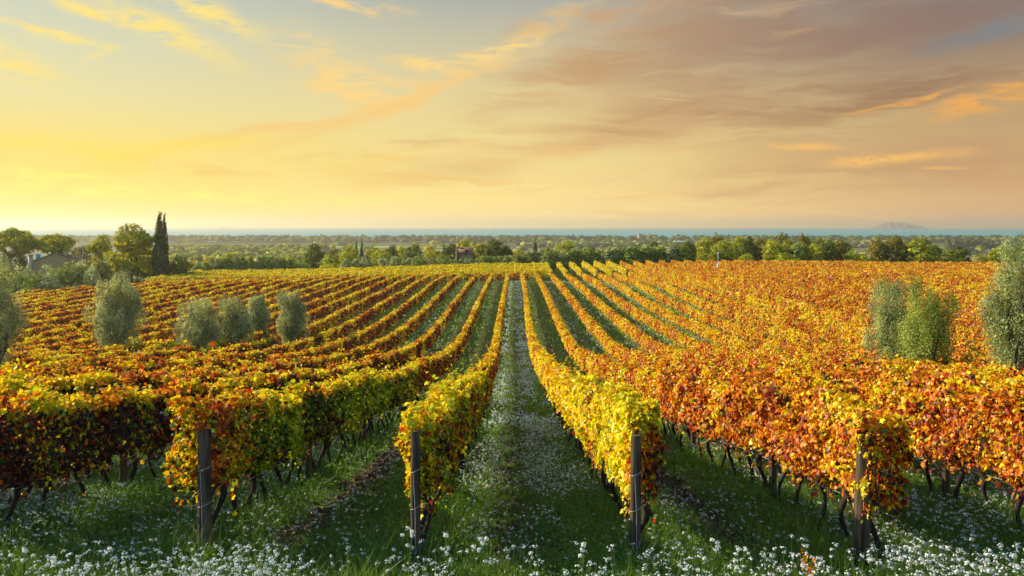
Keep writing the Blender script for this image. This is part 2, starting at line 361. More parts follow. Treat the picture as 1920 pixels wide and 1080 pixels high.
# far plain: a mosaic of fields
vor = q.n('ShaderNodeTexVoronoi', feature='F1', distance='MANHATTAN'); q.link(q.mapping(P_, rot=(0, 0, .3), scale=(.0045, .010, 1)), vor.inputs['Vector']); vor.inputs['Scale'].default_value = 1.0
sc_ = q.n('ShaderNodeSeparateColor'); q.link(vor.outputs['Color'], sc_.inputs[0])
farc = q.ramp(sc_.outputs[0], [(0, (.06, .085, .03, 1)), (.3, (.15, .12, .05, 1)), (.45, (.10, .18, .035, 1)), (.65, (.21, .15, .08, 1)), (.8, (.05, .075, .03, 1))], 'CONSTANT')
farc = q.mix(q.mr(q.noise(P_, .03, 5).outputs[0], .4, .65), farc, (.05, .065, .025, 1))
colr = q.mix(q.mr(sp_.outputs[1], 190, 320), nearc, farc)
p = q.n('ShaderNodeBsdfPrincipled'); q.link(colr, p.inputs['Base Color']); p.inputs['Roughness'].default_value = .95; p.inputs['Specular IOR Level'].default_value = .1
bm_ = q.n('ShaderNodeBump'); bm_.inputs['Strength'].default_value = .7; bm_.inputs['Distance'].default_value = .06; q.link(n2, bm_.inputs['Height']); q.link(bm_.outputs[0], p.inputs['Normal'])
o = q.n('ShaderNodeOutputMaterial'); q.link(p.outputs[0], o.inputs[0]); M_GROUND = m
tag(mbg.build('ground', M_GROUND, smooth=True), kind='structure')

# fields on the plain: thin sheets
def sheet(name, x0, x1, y0, y1, z, mat_, nx=2):
    mb = MB(); mb.add([(x0, y0, z), (x1, y0, z), (x1 * 1.0, y1, z), (x0, y1, z)], [(0, 1, 2, 3)]); return tag(mb.build(name, mat_), kind='structure')
M_FG = solid('bright_green_crop', (.16, .30, .03), (.22, .34, .05), .02, bump=0)
M_FT = solid('dry_stubble', (.40, .27, .13), (.48, .33, .18), .02, bump=0)
for k, (a, b2, y0, y1, mt) in enumerate(((490, 585, 1430, 1540, M_FG), (600, 830, 1330, 1450, M_FG), (690, 850, 1180, 1230, M_FT), (1650, 1905, 880, 1120, M_FT), (960, 1120, 1120, 1230, M_FT), (1000, 1300, 860, 940, M_FG), (1560, 1640, 950, 1100, M_FG))):
    sheet('field', PX(a, y0), PX(b2, y0), y0, y1, -39.0 + .03 * k, mt)

# sea
mb = MB(); XS = np.linspace(-7000, 7000, 60); mb.add([(x, y, -40) for y in (1850, 3000, 5000, 8571) for x in XS],
    [(r * 60 + i, r * 60 + i + 1, (r + 1) * 60 + i + 1, (r + 1) * 60 + i) for r in range(3) for i in range(59)])
m, q = newmat('sea_water'); p = q.n('ShaderNodeBsdfPrincipled')
g_ = q.n('ShaderNodeNewGeometry'); nz = q.noise(q.mapping(g_.outputs['Position'], scale=(.15, 1, 1)), .006, 4).outputs[0]
q.link(q.mix(q.mr(nz, .3, .7), (.012, .24, .30, 1), (.02, .32, .37, 1)), p.inputs['Base Color'])
p.inputs['Roughness'].default_value = .55; p.inputs['Specular IOR Level'].default_value = .12
o = q.n('ShaderNodeOutputMaterial'); q.link(p.outputs[0], o.inputs[0])
tag(mb.build('sea', m), kind='structure')

# island on the horizon
ixs = np.linspace(0, 1, 61); prof = np.interp(ixs, [0, .05, .14, .22, .33, .45, .55, .64, .74, .82, .90, .96, 1], [0, .22, .62, .78, 1.0, .86, .88, .84, .58, .46, .52, .25, 0]) + .05 * (vn(ixs * 30, ixs * 0, 5) - .5) * (ixs > .03) * (ixs < .97)
D = 7900.; xl, xr = PX(1636, D), PX(1734, D); top = PZ(416, D) + 41
mb = MB(); V = []; nv = 9
for t, h in zip(ixs, prof):
    for j in range(nv):
        s_ = j / (nv - 1); V.append((xl + (xr - xl) * t, D - 110 + 220 * s_ + 12 * sin(t * 40), -41 + top * h * sin(pi * s_) ** .8))
mb.add(V, [(i * nv + j, (i + 1) * nv + j, (i + 1) * nv + j + 1, i * nv + j + 1) for i in range(60) for j in range(nv - 1)])
tag(mb.build('island', M_ROCK, smooth=True), kind='structure')
# ship on the horizon
sh = tag(empty('cargo_ship', (PX(421, 8300), 8300, -40)), 'tiny grey cargo ship on the horizon of the sea left of the bay of trees', 'ship')
sh['label'] = 'tiny grey cargo ship on the hazy sea horizon, right of the tall cypress'
mb = MB(); mb.add([(-34, -5, 1), (26, -5, 1), (36, 0, 9), (26, 5, 1), (-34, 5, 1), (-38, -6, 8), (30, -6, 8), (30, 6, 8), (-38, 6, 8)], [(0, 1, 6, 5), (4, 8, 7, 3), (0, 5, 8, 4), (5, 6, 7, 8)]); mb.add([(26, -5, 1), (36, 0, 9), (30, -6, 8), (26, 5, 1), (30, 6, 8)], [(0, 1, 2), (3, 4, 1), (2, 1, 4)]); mb.build('hull', M_METAL, sh)
mb = MB(); box(mb, -32, -18, -5, 5, 8.1, 17); box(mb, -28, -24, -2, 2, 17, 21); mb.build('deckhouse', M_METAL, sh)
mb = MB(); box(mb, -8, 14, -5, 5, 8.1, 11); mb.build('cargo', M_METAL, sh)

# ---------------------------------------------------------------- vines
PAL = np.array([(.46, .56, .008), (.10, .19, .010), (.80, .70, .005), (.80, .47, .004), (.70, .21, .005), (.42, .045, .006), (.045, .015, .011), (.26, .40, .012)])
#               lime            green           yellow          gold            orange          red             purple brown       fresh green
def pick(n, w):
    w = np.clip(w, 0, None); w = w / w.sum(1, keepdims=True); cw = np.cumsum(w, 1); r = rng.random((n, 1)); return (r > cw).sum(1).clip(0, 7)
W_LIME = np.array([.26, .36, .07, .02, .01, .0, .07, .21]); W_YEL = np.array([.16, .03, .50, .20, .04, .01, .02, .04])
W_GOLD = np.array([.04, .01, .38, .36, .14, .03, .02, .02]); W_ORA = np.array([.02, .01, .08, .23, .37, .20, .08, .01])
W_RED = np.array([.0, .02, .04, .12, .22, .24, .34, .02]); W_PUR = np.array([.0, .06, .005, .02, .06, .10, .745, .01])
W_FARY = np.array([.22, .04, .52, .16, .02, .0, .0, .04])
def vine_weights(i, Y, hrel, side, X):
    """hrel 0..1 height in the hedge; side -1 left face, +1 right face, 0 top"""
    n = len(Y); Wt = np.zeros((n, 8))
    cl = fbm(X * .9 + i * 3.1, Y * .9, 11, 3); lg = vn(Y / 9.0, np.full(n, i * 1.7), 12)
    topf = ss(hrel, .76, .96)[:, None]  # tops turn brighter: sunlit look put into leaf colour, besides younger yellow leaves
    far = ss(Y, 24, 42)[:, None]
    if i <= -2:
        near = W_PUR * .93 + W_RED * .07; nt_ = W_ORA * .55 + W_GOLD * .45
        body = near * (1 - far) + (W_RED * .42 + W_PUR * .54 + W_GOLD * .04) * far  # shade on the left rows' faces deepened in colour with more purple leaves
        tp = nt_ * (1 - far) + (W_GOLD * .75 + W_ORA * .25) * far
    elif i == -1:
        e = (1 - ss(Y, 11, 12.2))[:, None]
        nb = W_LIME * (1 - e) + (W_RED * .5 + W_ORA * .3 + W_LIME * .2) * e
        body = nb * (1 - far) + (W_RED * .55 + W_PUR * .37 + W_GOLD * .08) * far
        tp = (W_YEL * (1 - e) + W_ORA * e) * (1 - far) + W_GOLD * far
    elif i == 0:
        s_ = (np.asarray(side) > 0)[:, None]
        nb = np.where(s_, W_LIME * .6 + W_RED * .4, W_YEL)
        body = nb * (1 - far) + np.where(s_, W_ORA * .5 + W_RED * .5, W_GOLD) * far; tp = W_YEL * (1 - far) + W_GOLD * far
    elif i == 1:
        t = ss(Y, 14, 30)[:, None]; e = (1 - ss(Y, 10.2, 11.2))[:, None]
        body = (W_YEL * (1 - e) + (W_ORA * .6 + W_YEL * .4) * e) * (1 - t) + W_GOLD * t; tp = W_YEL * (1 - t) + W_GOLD * t
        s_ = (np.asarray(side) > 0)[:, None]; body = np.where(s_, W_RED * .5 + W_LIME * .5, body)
    else:
        t = ss(Y, 30, 60)[:, None] * (i < 12)
        base_ = W_ORA * .80 + W_RED * .16 + W_GOLD * .06
        body = base_ * (1 - t) + (W_ORA * .50 + W_GOLD * .46 + W_RED * .04) * t; tp = (W_ORA * .62 + W_GOLD * .38) * (1 - t) + (W_ORA * .42 + W_GOLD * .48 + W_YEL * .10) * t
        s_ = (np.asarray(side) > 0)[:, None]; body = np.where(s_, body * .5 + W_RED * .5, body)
    Wt = body * (1 - topf) + tp * topf
    mod = np.ones((n, 8)); k = (cl - .5) * 7.5 + (vn(X * 2.6 + 5, Y * 2.6 + hrel * 5, 13) - .5) * 2.2
    if i >= 2: k = k * .55; lg = lg * .4 + .1
    mod[:, 2] *= np.exp(k); mod[:, 0] *= np.exp(k); mod[:, 4] *= np.exp(-k); mod[:, 5] *= np.exp(-k * 1.4); mod[:, 6] *= np.exp(-k * 1.2)
    mod[:, 0] *= np.exp((lg - .5) * 2)
    return (Wt / Wt.sum(1, keepdims=True)) ** 1.12 * mod
def hedge(mb, i, y0, y1, dens, size, tmpl, xf=None, wfun=None, hb=.64, ht=1.86, hw=.23, wide=.80):
    n = int((y1 - y0) * dens)
    if n <= 0: return
    Y = rng.uniform(y0, y1, n)
    X0 = (xf or (lambda y: rowX(i, y)))(Y)
    keep = np.abs(X0) < wide * Y + 3.0; Y = Y[keep]; X0 = X0[keep]; n = len(Y)
    if n == 0: return
    sd_ = i * 13 + 5; hb = hb + (.14 if 2 <= i < 90 else .10); hw = hw - .01 * ss(Y, 28, 50); ht = ht - (.18 if 2 <= i < 90 else .04) * ss(Y, 28, 50); nf_ = 1 - .45 * ss(Y, 26, 50)
    topz = ht + nf_ * (.22 * (fbm(Y * .8, Y * 0, sd_) - .5) * 2 * .7 + .14 * (vn(Y * 2.7, Y * 0, sd_ + 1) - .5) * 2)
    topz = topz - .30 * ss(vn(Y * .55, Y * 0, sd_ + 9), .80, .93)
    botz = hb + .22 * nf_ * (fbm(Y * 1.1, Y * 0, sd_ + 2) - .5) * 2
    w = hw + .07 * (vn(Y * 1.3, Y * 0, sd_ + 3) - .5) * 2
    hgt = topz - botz
    # choose a place on the cross section outline
    per = 2 * hgt + 2 * w * .9; u = rng.random(n) * per
    side = np.where(u < hgt, -1, np.where(u < 2 * hgt, 1, 0))
    hr = np.where(side == -1, u / hgt, np.where(side == 1, (u - hgt) / hgt, 1.0))
    x = np.where(side == 0, ((u - 2 * hgt) / (2 * w * .9) * 2 - 1) * w * .95, side * w)
    # rounding: narrow to the top, ragged at the foot
    x = x * np.where(side == 0, 1, 1 - .28 * ss(hr, .8, 1.0) - .30 * (1 - ss(hr, 0, .25)))
    lump = .12 * (vn(Y * 2.2 + hr * 3, hr * 4 + side * 7 + sd_, 31) - .5) * 2
    dep = rng.exponential(.09, n).clip(0, .32)
    x = x + np.where(side == 0, 0, side * (lump - dep))
    z = botz + hr * hgt + np.where(side == 0, lump * .8 - dep * 1.1, 0)
    # drooping shoots at the foot and shoots above the top
    sh_ = rng.random(n); z = np.where((side == 0) & (sh_ < .10), z + rng.exponential(.12, n), z)
    z = np.where((hr < .12) & (sh_ < .3) & (side != 0), z - rng.exponential(.10, n), z)
    gap = (vn(Y * 1.6, hr * 2.5 + side * 3, sd_ + 8) < .14) & (rng.random(n) < .7)
    N = np.stack([np.where(side == 0, 0, side * 1.0), np.zeros(n), np.where(side == 0, 1.0, .35)], 1) + rng.normal(0, .62, (n, 3))
    XX = X0 + x; ok = ~gap
    for (tx, ty, tr) in CLEAR: ok &= (np.hypot(XX - tx, Y - ty) > tr)
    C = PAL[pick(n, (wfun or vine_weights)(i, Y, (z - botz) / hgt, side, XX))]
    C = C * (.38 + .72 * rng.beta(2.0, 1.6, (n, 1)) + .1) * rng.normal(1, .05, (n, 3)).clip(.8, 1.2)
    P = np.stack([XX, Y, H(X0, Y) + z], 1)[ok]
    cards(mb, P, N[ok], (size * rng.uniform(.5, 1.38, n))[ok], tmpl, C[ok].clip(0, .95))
OLIVES = [  # px, Y, top_py, width_px, label
    (218, 56, 516, 92, 'tall grey-green olive tree standing alone among the vine rows, leftmost whole one'),
    (368, 58, 558, 80, 'broad grey olive tree, left one of the close group of olives in the left vineyard'),
    (438, 60, 556, 68, 'rounded olive tree with bluish dark middle, between its two neighbours in the left vineyard'),
    (484, 68, 553, 44, 'small pale olive tree half hidden behind the rounded olive in the left vineyard'),
    (545, 63, 547, 60, 'slim oval olive tree, nearest to the centre of the left vineyard'),
    (-4, 37, 470, 100, 'big silvery olive tree cut by the left edge of the picture'),
    (1676, 35.5, 524, 108, 'lighter green olive tree behind the darker one in the right vineyard'),
    (1736, 33.5, 534, 132, 'dark green bushy olive tree in front of a lighter one in the right vineyard'),
    (1912, 28.5, 438, 112, 'tall olive tree with bare forked trunk at the right edge of the picture')]
CLEAR = [(PX(px, Y), Y, 1.3) for px, Y, *_ in OLIVES]
ORD = ['first', 'second', 'third', 'fourth', 'fifth', 'sixth', 'seventh', 'eighth', 'ninth', 'tenth', 'eleventh', 'twelfth', 'thirteenth', 'fourteenth', 'fifteenth', 'sixteenth', 'seventeenth', 'eighteenth', 'nineteenth', 'twentieth']
TENS = {2: 'twenty', 3: 'thirty', 4: 'forty'}
def ordw(n):
    if n <= 20: return ORD[n - 1]
    t, u_ = divmod(n, 10)
    return {3: 'thirtieth', 4: 'fortieth'}[t] if u_ == 0 else TENS[t] + '-' + ORD[u_ - 1]
# vine trunk variants (origin at the foot)
def trunk_mesh(k):
    r_ = np.random.default_rng(50 + k); mb = MB(); h = .78
    t = np.linspace(0, 1, 8); bx = .10 * np.sin(t * pi * r_.uniform(.8, 1.6) + r_.uniform(0, 2)) * t ** .5; by = .07 * np.sin(t * pi * r_.uniform(.6, 1.4) + r_.uniform(0, 2)) * t ** .5
    bx -= bx[0]; by -= by[0]
    pts = np.stack([bx, by, -.05 + h * t], 1); rad = np.interp(t, [0, .15, .6, .9, 1], [.052, .036, .032, .045, .035]) * r_.uniform(.8, 1.2) * (1 + .15 * r_.normal(size=8))
    tube(mb, pts, rad, 8)
    for s_ in (-1, 1):                                 # the two arms along the wire
        e = pts[-1]; a = np.linspace(0, 1, 5)
        tube(mb, np.stack([e[0] + 0 * a, e[1] + s_ * .48 * a, e[2] + .06 * np.sin(a * pi) + .02 * a], 1), np.linspace(.028, .014, 5), 6)
    for j in range(3):                                 # thin canes rising into the leaves
        y = r_.uniform(-.4, .4); tube(mb, [(pts[-1][0], pts[-1][1] + y, h), (pts[-1][0] + r_.uniform(-.05, .05), pts[-1][1] + y, h + .4), (pts[-1][0] + r_.uniform(-.1, .1), pts[-1][1] + y, h + .95)], [.008, .006, .004], 4)
    return mb.mesh('trunk', M_BARK, True)
TRUNKS = [trunk_mesh(k) for k in range(8)]
DENSE = 1.0
row_desc_l = {1: 'yellow vine row with a post at its near end,', 2: 'green and yellow vine row behind a leaning end post,'}
def row_label(i):
    n = 1 - i if i <= 0 else i; side = 'left' if i <= 0 else 'right'
    if i == 0: return 'bright yellow vine row bordering the flowered central lane on its left'
    if i == 1: return 'tall yellow vine row bordering the flowered central lane on its right'
    if i == -1: return 'green and yellow vine row ending at the leftmost wooden post'
    if i == 2: return 'orange and gold vine row ending at the thick rightmost wooden post'
    if i == -2: return 'dark purple-red vine row at the lower left corner, gnarled trunks below'
    if i == 3: return 'orange-red vine row at the lower right corner, behind the thick post'
    look = 'dark red gold-topped vine row' if i < 0 else ('golden orange vine row' if i < 12 else 'red and gold speckled vine row')
    return f'{look}, {ordw(n)} to the {side} of the flowered central lane'
I0, I1 = -24, 42
rows = {}
for i in range(I0, I1 + 1):
    far = 146.0 if i <= 8 else 178.0
    if i < -18: far = 146 - (-18 - i) * 7
    mb = MB()
    a = abs(i - .5)
    y_st = 10.0 if i != 2 else 9.45
    ymin = max(y_st, (abs(-1.24 + SP * i) - 3) / .80 - 1)
    if ymin < 13: hedge(mb, i, max(y_st, ymin), 13, 2800 * DENSE, .068, T_VINE)
    if ymin < 17: hedge(mb, i, max(13, ymin), 17, 2400 * DENSE, .072, T_PENT)
    if ymin < 28: hedge(mb, i, max(17, ymin), 28, 1550 * DENSE, .082, T_PENT)
    if ymin < 50: hedge(mb, i, max(28, ymin), 50, 800 * DENSE, .102, T_PENT)
    if ymin < 80: hedge(mb, i, max(50, ymin), 80, 430 * DENSE, .128, T_QUAD)
    hedge(mb, i, max(80, ymin), far, 230 * DENSE, .168, T_QUAD)
    if not mb.V: continue
    ro = empty('vine_row', (0, 0, 0)); tag(ro, row_label(i), 'vine row', 'parallel vine rows of the vineyard'); rows[i] = ro
    fo_ = mb.build('foliage', M_VINE, ro)
    # move the origin of the thing to the near foot of its row
    yb = max(ymin, y_st); bx_ = float(rowX(i, yb)); bz = float(H(bx_, yb)); ro.location = (bx_, yb, bz); fo_.location = (-bx_, -yb, -bz)
    if -3 <= i <= 4:
        for wz in (.66, 1.15, 1.62):
            ys_ = np.arange(yb, 30, 1.5); wb = MB(); tube(wb, np.stack([rowX(i, ys_) - bx_ + .07, ys_ - yb, H(rowX(i, ys_), ys_) - bz + wz], 1), .0035 if wz > 1 else .0045, 4); wb.build('trellis_wire', M_WIRE, ro)
    if -6 <= i <= 7:
        y = max(y_st + .35, ymin); kk = 0; yend = 34 if abs(i - .5) < 2 else 28
        while y < yend and kk < 60:
            x = float(rowX(i, y)) + random.uniform(-.04, .04)
            t_ = link('trunk', TRUNKS[(kk * 3 + i) % 8], ro); t_.location = (x - bx_, y - yb, float(H(x, y)) - bz)
            t_.rotation_euler = (random.uniform(-.06, .06), random.uniform(-.06, .06), random.choice((0, pi)) + random.uniform(-.15, .15)); s_ = random.uniform(.85, 1.12); t_.scale = (s_ * random.uniform(.8, 1.25), s_, s_ * .96)
            y += random.uniform(.78, 1.0) if i not in (-1, 0, 1) else random.uniform(.55, .85); kk += 1

# cross row closing the left block, and the yellow block beyond it
def cross_w(i, Y, hrel, side, X): return np.tile(W_RED * .6 + W_PUR * .4, (len(Y), 1)) * (1 - ss(hrel, .7, 1)[:, None]) + W_GOLD * ss(hrel, .7, 1)[:, None]
def yel_w(i, Y, hrel, side, X): return np.tile(W_FARY, (len(Y), 1)) * (1 - .6 * (vn(X * .8, Y * .8, 3) > .8))[:, None] + W_GOLD * .3
def swapped_hedge(x0, x1, yc, dens, size, wfun, seed, gaps):
    """a hedge along X: make it along Y near the origin, then turn it"""
    mb = MB(); t = MB(); n = int((x1 - x0) * dens); u = rng.uniform(x0, x1, n)
    side = rng.choice([-1, 1, 0], n, p=[.4, .4, .2]); hr = np.where(side == 0, 1, rng.random(n)); ht_ = 1.75 + .25 * (fbm(u * .7, u * 0, seed) - .5) * 2
    z = .35 + hr * (ht_ - .35) + rng.normal(0, .05, n); y = yc + np.where(side == 0, rng.uniform(-.4, .4, n), side * .4) + rng.normal(0, .08, n) + .5 * np.sin(u / 11.)
    ok = np.ones(n, bool)
    for g0, gw in gaps: ok &= np.abs(u - g0) > gw
    ok &= np.abs(u) < .72 * yc
    N = np.stack([np.zeros(n), side * 1., np.where(side == 0, 1., .3)], 1) + rng.normal(0, .6, (n, 3))
    C = PAL[pick(n, wfun(0, y, hr, side, u))] * rng.uniform(.75, 1.15, (n, 1))
    cards(mb, np.stack([u, y, H(u, y) + z], 1)[ok], N[ok], (size * rng.uniform(.7, 1.2, n))[ok], T_QUAD, C[ok]); return mb
gaps = [(float(rowX(i, 148.5)), .5) for i in range(-21, 4)]
mb = swapped_hedge(-62, 3, 149, 130, .25, cross_w, 900, gaps)
o_ = mb.build('vine_row', M_VINE); tag(o_, 'dark red crosswise vine row broken by gaps, at the far end of the left vineyard', 'vine row', 'crosswise vine rows beyond the left vineyard')
crosslab = ['yellow crosswise vine row directly behind the broken dark red one', 'second yellow crosswise vine row beyond the left vineyard', 'third yellow crosswise vine row beyond the left vineyard', 'middle yellow crosswise vine row beyond the left vineyard', 'yellow crosswise vine row before the last two beyond the left vineyard', 'next to last yellow crosswise vine row below the pale olives', 'farthest yellow crosswise vine row, at the foot of the columnar olives']
for k, yc in enumerate((153, 156.5, 160, 163.5, 167, 171, 175)):
    mb = swapped_hedge(-70, 7, yc, 95, .27, yel_w, 910 + k, [])
    o_ = mb.build('vine_row', M_VINE); tag(o_, crosslab[k], 'vine row', 'crosswise vine rows beyond the left vineyard')
for i in range(2, 9):        # short yellow rows beyond the centre, their far ends show as teeth
    mb = MB(); hedge(mb, 100 + i, 151, 181, 95, .27, T_QUAD, xf=lambda y, i=i: rowX(i, y) + 0.0, wfun=yel_w, ht=1.85)
    if mb.V:
        o_ = mb.build('vine_row', M_VINE); tag(o_, f'short yellow vine row on the crest before the olive trees, {ordw(i - 1)} from the left', 'vine row', 'short yellow vine rows on the crest')

# ---------------------------------------------------------------- posts
def post(name, x, y, h, r, lean, label, group, wire=True, lenb=.3):
    z = float(H(x, y)); e = empty(name, (x, y, z), random.uniform(0, 6)); e.rotation_euler = (lean[0], lean[1], 0)
    tag(e, label, 'post', group); mb = MB(); n = 14; th = np.arange(n) * 2 * pi / n
    zs = np.array([-lenb, .0, .4, .9, 1.3, h - .02, h]); V = []
    for q_, zz in enumerate(zs):
        rr = r * (1.06 - .10 * zz / h) * (1 + .05 * np.sin(3 * th + zz * 2)) * (.93 if q_ == len(zs) - 1 else 1)
        V.append(np.stack([rr * np.cos(th), rr * np.sin(th), np.full(n, zz) + (.012 * np.cos(th) if q_ >= len(zs) - 2 else 0)], 1))
    V = np.concatenate(V); k_ = len(zs)
    mb.add(V, [(i * n + j, i * n + (j + 1) % n, (i + 1) * n + (j + 1) % n, (i + 1) * n + j) for i in range(k_ - 1) for j in range(n)])
    mb.add(V[-n:], [list(range(n))]); mb.build('shaft', M_POST, e, smooth=False)
    if wire:
        mb = MB()
        for wz in (.42 * h, .70 * h):
            a = np.linspace(0, 2 * pi, 17); tube(mb, np.stack([(r * 1.03) * np.cos(a), (r * 1.03) * np.sin(a), wz + .03 * np.cos(a)], 1), .003, 5, cap=False)
        rr = r * 1.02
        tube(mb, [(-.02, -rr - .003, h * .70 - .03), (.004, -rr - .012, h * .4), (.012, -rr - .02, .12)], .0032, 5)
        tube(mb, [(.012, -rr - .02, .12), (.055, -rr * .9, .30)], .0028, 5); tube(mb, [(.012, -rr - .02, .12), (-.055, -rr * .9, .26)], .0028, 5)
        mb.build('anchor_wire', M_WIRE, e)
    return e
post('wooden_post', PX(383, 10.05), 10.05, 1.60, .082, (-.01, .0), 'dark round wooden end post, leftmost of the four in front', 'wooden posts at the near ends of the rows')
post('wooden_post', PX(779, 9.95), 9.95, 1.63, .060, (0, 0), 'slim wooden end post before the yellow row left of the central lane', 'wooden posts at the near ends of the rows')
post('wooden_post', PX(1190, 9.95), 9.95, 1.58, .066, (0, 0.01), 'dark wooden end post before the yellow row right of the central lane', 'wooden posts at the near ends of the rows')
post('wooden_post', PX(1614, 9.6), 9.62, 1.66, .092, (.0, .035), 'thick pale-edged wooden end post, rightmost of the four in front', 'wooden posts at the near ends of the rows', wire=False)
for i, yy in ((-2, 14.2), (-2, 20.4), (-1, 15.8), (-1, 21.5), (0, 16.2), (1, 16.0), (2, 13.6), (2, 19.5), (3, 13.2), (3, 18.2), (4, 17.2), (5, 19.4)):
    nm = {-2: 'dark purple-red', -1: 'green and yellow', 0: 'left yellow', 1: 'right yellow', 2: 'orange and gold', 3: 'orange-red corner', 4: 'fourth right', 5: 'fifth right'}[i]
    post('wooden_post', float(rowX(i, yy)), yy, 1.95, .06, (0, 0), f'{"nearer" if yy < 17 else "farther"} wooden support post standing inside the {nm} vine row', 'wooden posts inside the rows', wire=False)
for i in range(-17, 9):
    yy = 146.6; x = float(rowX(i, yy))
    if abs(x) > .62 * yy: continue
    e = post('wooden_post', x, yy, 1.9, .09, (0, 0), 'small wooden post at the far end of a vine row, before the yellow vineyard', 'wooden posts at the far ends of the rows', wire=False)
    e['label'] = f'small far end post of the {ordw(1 - i if i <= 0 else i)} vine row {"left" if i <= 0 else "right"} of the central lane'

# ---------------------------------------------------------------- grass, flowers, clods
def scatter(n, y0, y1, xw=.70, pad=1.5, power=1.0):
    Y = y0 + (y1 - y0) * rng.random(n) ** power; X = rng.uniform(-1, 1, n) * (Y * xw + pad); k = rng.random(n) < (Y * xw + pad) / (y1 * xw + pad); return X[k], Y[k]
def grass(mb, n, y0, y1, hgt, wid, tilt=.45, colr=((.022, .075, .010), (.22, .38, .022)), xw=.70, lanes=None, soilcut=1.0):
    X, Y = scatter(n, y0, y1, xw)
    s_ = soil_amt(X, Y); cl = fbm(X * 1.6, Y * 1.6, 71); keep = (rng.random(len(X)) > s_ * soilcut * 1.35) & (rng.random(len(X)) < .25 + 1.4 * (cl - .25))
    if lanes is not None: kl, _t = lane_pos(X, Y); keep &= (kl >= lanes[0]) & (kl <= lanes[1])
    X, Y = X[keep], Y[keep]; n = len(X)
    kl, t = lane_pos(X, Y); edge = np.minimum(t, 1 - t); tall = 1 + .6 * np.exp(-((edge - .1) / .12) ** 2)
    h = hgt * rng.uniform(.35, 1.3, n) * tall * (.35 + 1.5 * fbm(X * 2.3, Y * 2.3, 77)); z = H(X, Y) - .03
    d = rng.normal(0, tilt, (n, 2)); a = rng.uniform(0, pi, n); wx, wy = np.cos(a) * wid * .5, np.sin(a) * wid * .5
    b0 = np.stack([X - wx, Y - wy, z], 1); b1 = np.stack([X + wx, Y + wy, z], 1)
    mid = np.stack([X + d[:, 0] * h * .35, Y + d[:, 1] * h * .35, z + h * .6], 1); m0 = mid - np.stack([wx, wy, 0 * wx], 1) * .7; m1 = mid + np.stack([wx, wy, 0 * wx], 1) * .7
    tip = np.stack([X + d[:, 0] * h, Y + d[:, 1] * h, z + h], 1)
    V = np.stack([b0, b1, m1, m0, tip], 1).reshape(-1, 3); o5 = (np.arange(n) * 5)[:, None]
    mixv = rng.random((n, 1)) * .6 + .4 * (fbm(X * .7, Y * .7, 5)[:, None]); C = np.array(colr[0]) * (1 - mixv) + np.array(colr[1]) * mixv
    mb.add(V, np.array([[0, 1, 2, 3]]) + o5, C); mb.F[-1] = mb.F[-1]
    mb.add(np.stack([m0, m1, tip], 1).reshape(-1, 3), np.array([[0, 1, 2]]) + (np.arange(n) * 3)[:, None], C)
def weeds(mb, n, y0, y1, hgt, size, colr, xw=.70, tmpl=T_QUAD):
    X, Y = scatter(n, y0, y1, xw); s_ = soil_amt(X, Y); cl = fbm(X * 1.3, Y * 1.3, 81)
    keep = (rng.random(len(X)) > s_ * 1.1) & (rng.random(len(X)) < .15 + 1.7 * (cl - .2)); X, Y = X[keep], Y[keep]; n = len(X)
    z = H(X, Y) + rng.random(n) ** 1.3 * hgt * (.4 + cl[keep])
    N = np.stack([0 * X, 0 * X, 0 * X + 1], 1) + rng.normal(0, .5, (n, 3)); mv = rng.random((n, 1)) * .7 + .3 * cl[keep][:, None]
    C = np.array(colr[0]) * (1 - mv) + np.array(colr[1]) * mv
    cards(mb, np.stack([X, Y, z], 1), N, size * rng.uniform(.6, 1.3, n), tmpl, C)
mb = MB()
grass(mb, 150000, 6.5, 14, .15, .010); grass(mb, 20000, 6.2, 13, .26, .011, tilt=.3, colr=((.03, .08, .012), (.20, .28, .03))); grass(mb, 120000, 13, 26, .19, .016); grass(mb, 90000, 25, 60, .22, .04, xw=.5, lanes=(-9, 10), colr=((.07, .20, .015), (.34, .56, .03))); grass(mb, 60000, 58, 146, .25, .10, xw=.3, lanes=(-10, 10), colr=((.08, .22, .015), (.38, .58, .03)))
tag(mb.build('grass', M_GRASS), 'green grass growing in the lanes between the vine rows', 'grass', kind='stuff')
mb = MB()
weeds(mb, 150000, 6.3, 15, .24, .036, ((.018, .07, .018), (.17, .33, .035))); weeds(mb, 30000, 6.3, 14, .34, .05, ((.02, .07, .025), (.09, .18, .04)), tmpl=T_SLIM); weeds(mb, 70000, 15, 40, .18, .07, ((.06, .18, .03), (.24, .44, .05)))
weeds(mb, 50000, 40, 148, .2, .17, ((.10, .24, .04), (.30, .52, .06)), xw=.5)
tag(mb.build('ground_cover', M_GRASS), 'low leafy green weeds covering the ground', 'weeds', kind='stuff')
def flower_dens(X, Y):
    k, t = lane_pos(X, Y)
    even = (k % 2 == 0)
    d = np.where(even, .9, .32) * np.where((k == 0) & (Y > 14), 1.5, 1.0) * np.where(even, np.where(k == 0, np.exp(-((t - .72) / .19) ** 2) + .75 * np.exp(-((t - .24) / .13) ** 2) + .10, np.exp(-((t - .5) / .30) ** 4) + .15), np.exp(-((t - .35) / .3) ** 2))
    d = np.where(k == -3, .6, d); d = np.where(k == -2, .45, d); d = np.where(k >= 3, .7, d); d = np.where((k == 2), .5, d); d = d * (1 - .55 * ss(Y, 18, 45) * (k != 0)) * (1 - .35 * ss(Y, 18, 45))
    head = 1 - ss(Y, 8.6, 9.6)
    d = np.maximum(d, head * .62); cl = fbm(X * 1.1, Y * .7, 91); return d * np.clip((cl - .34) * 4.5, .02, 1.25) * (1 - .8 * soil_amt(X, Y))
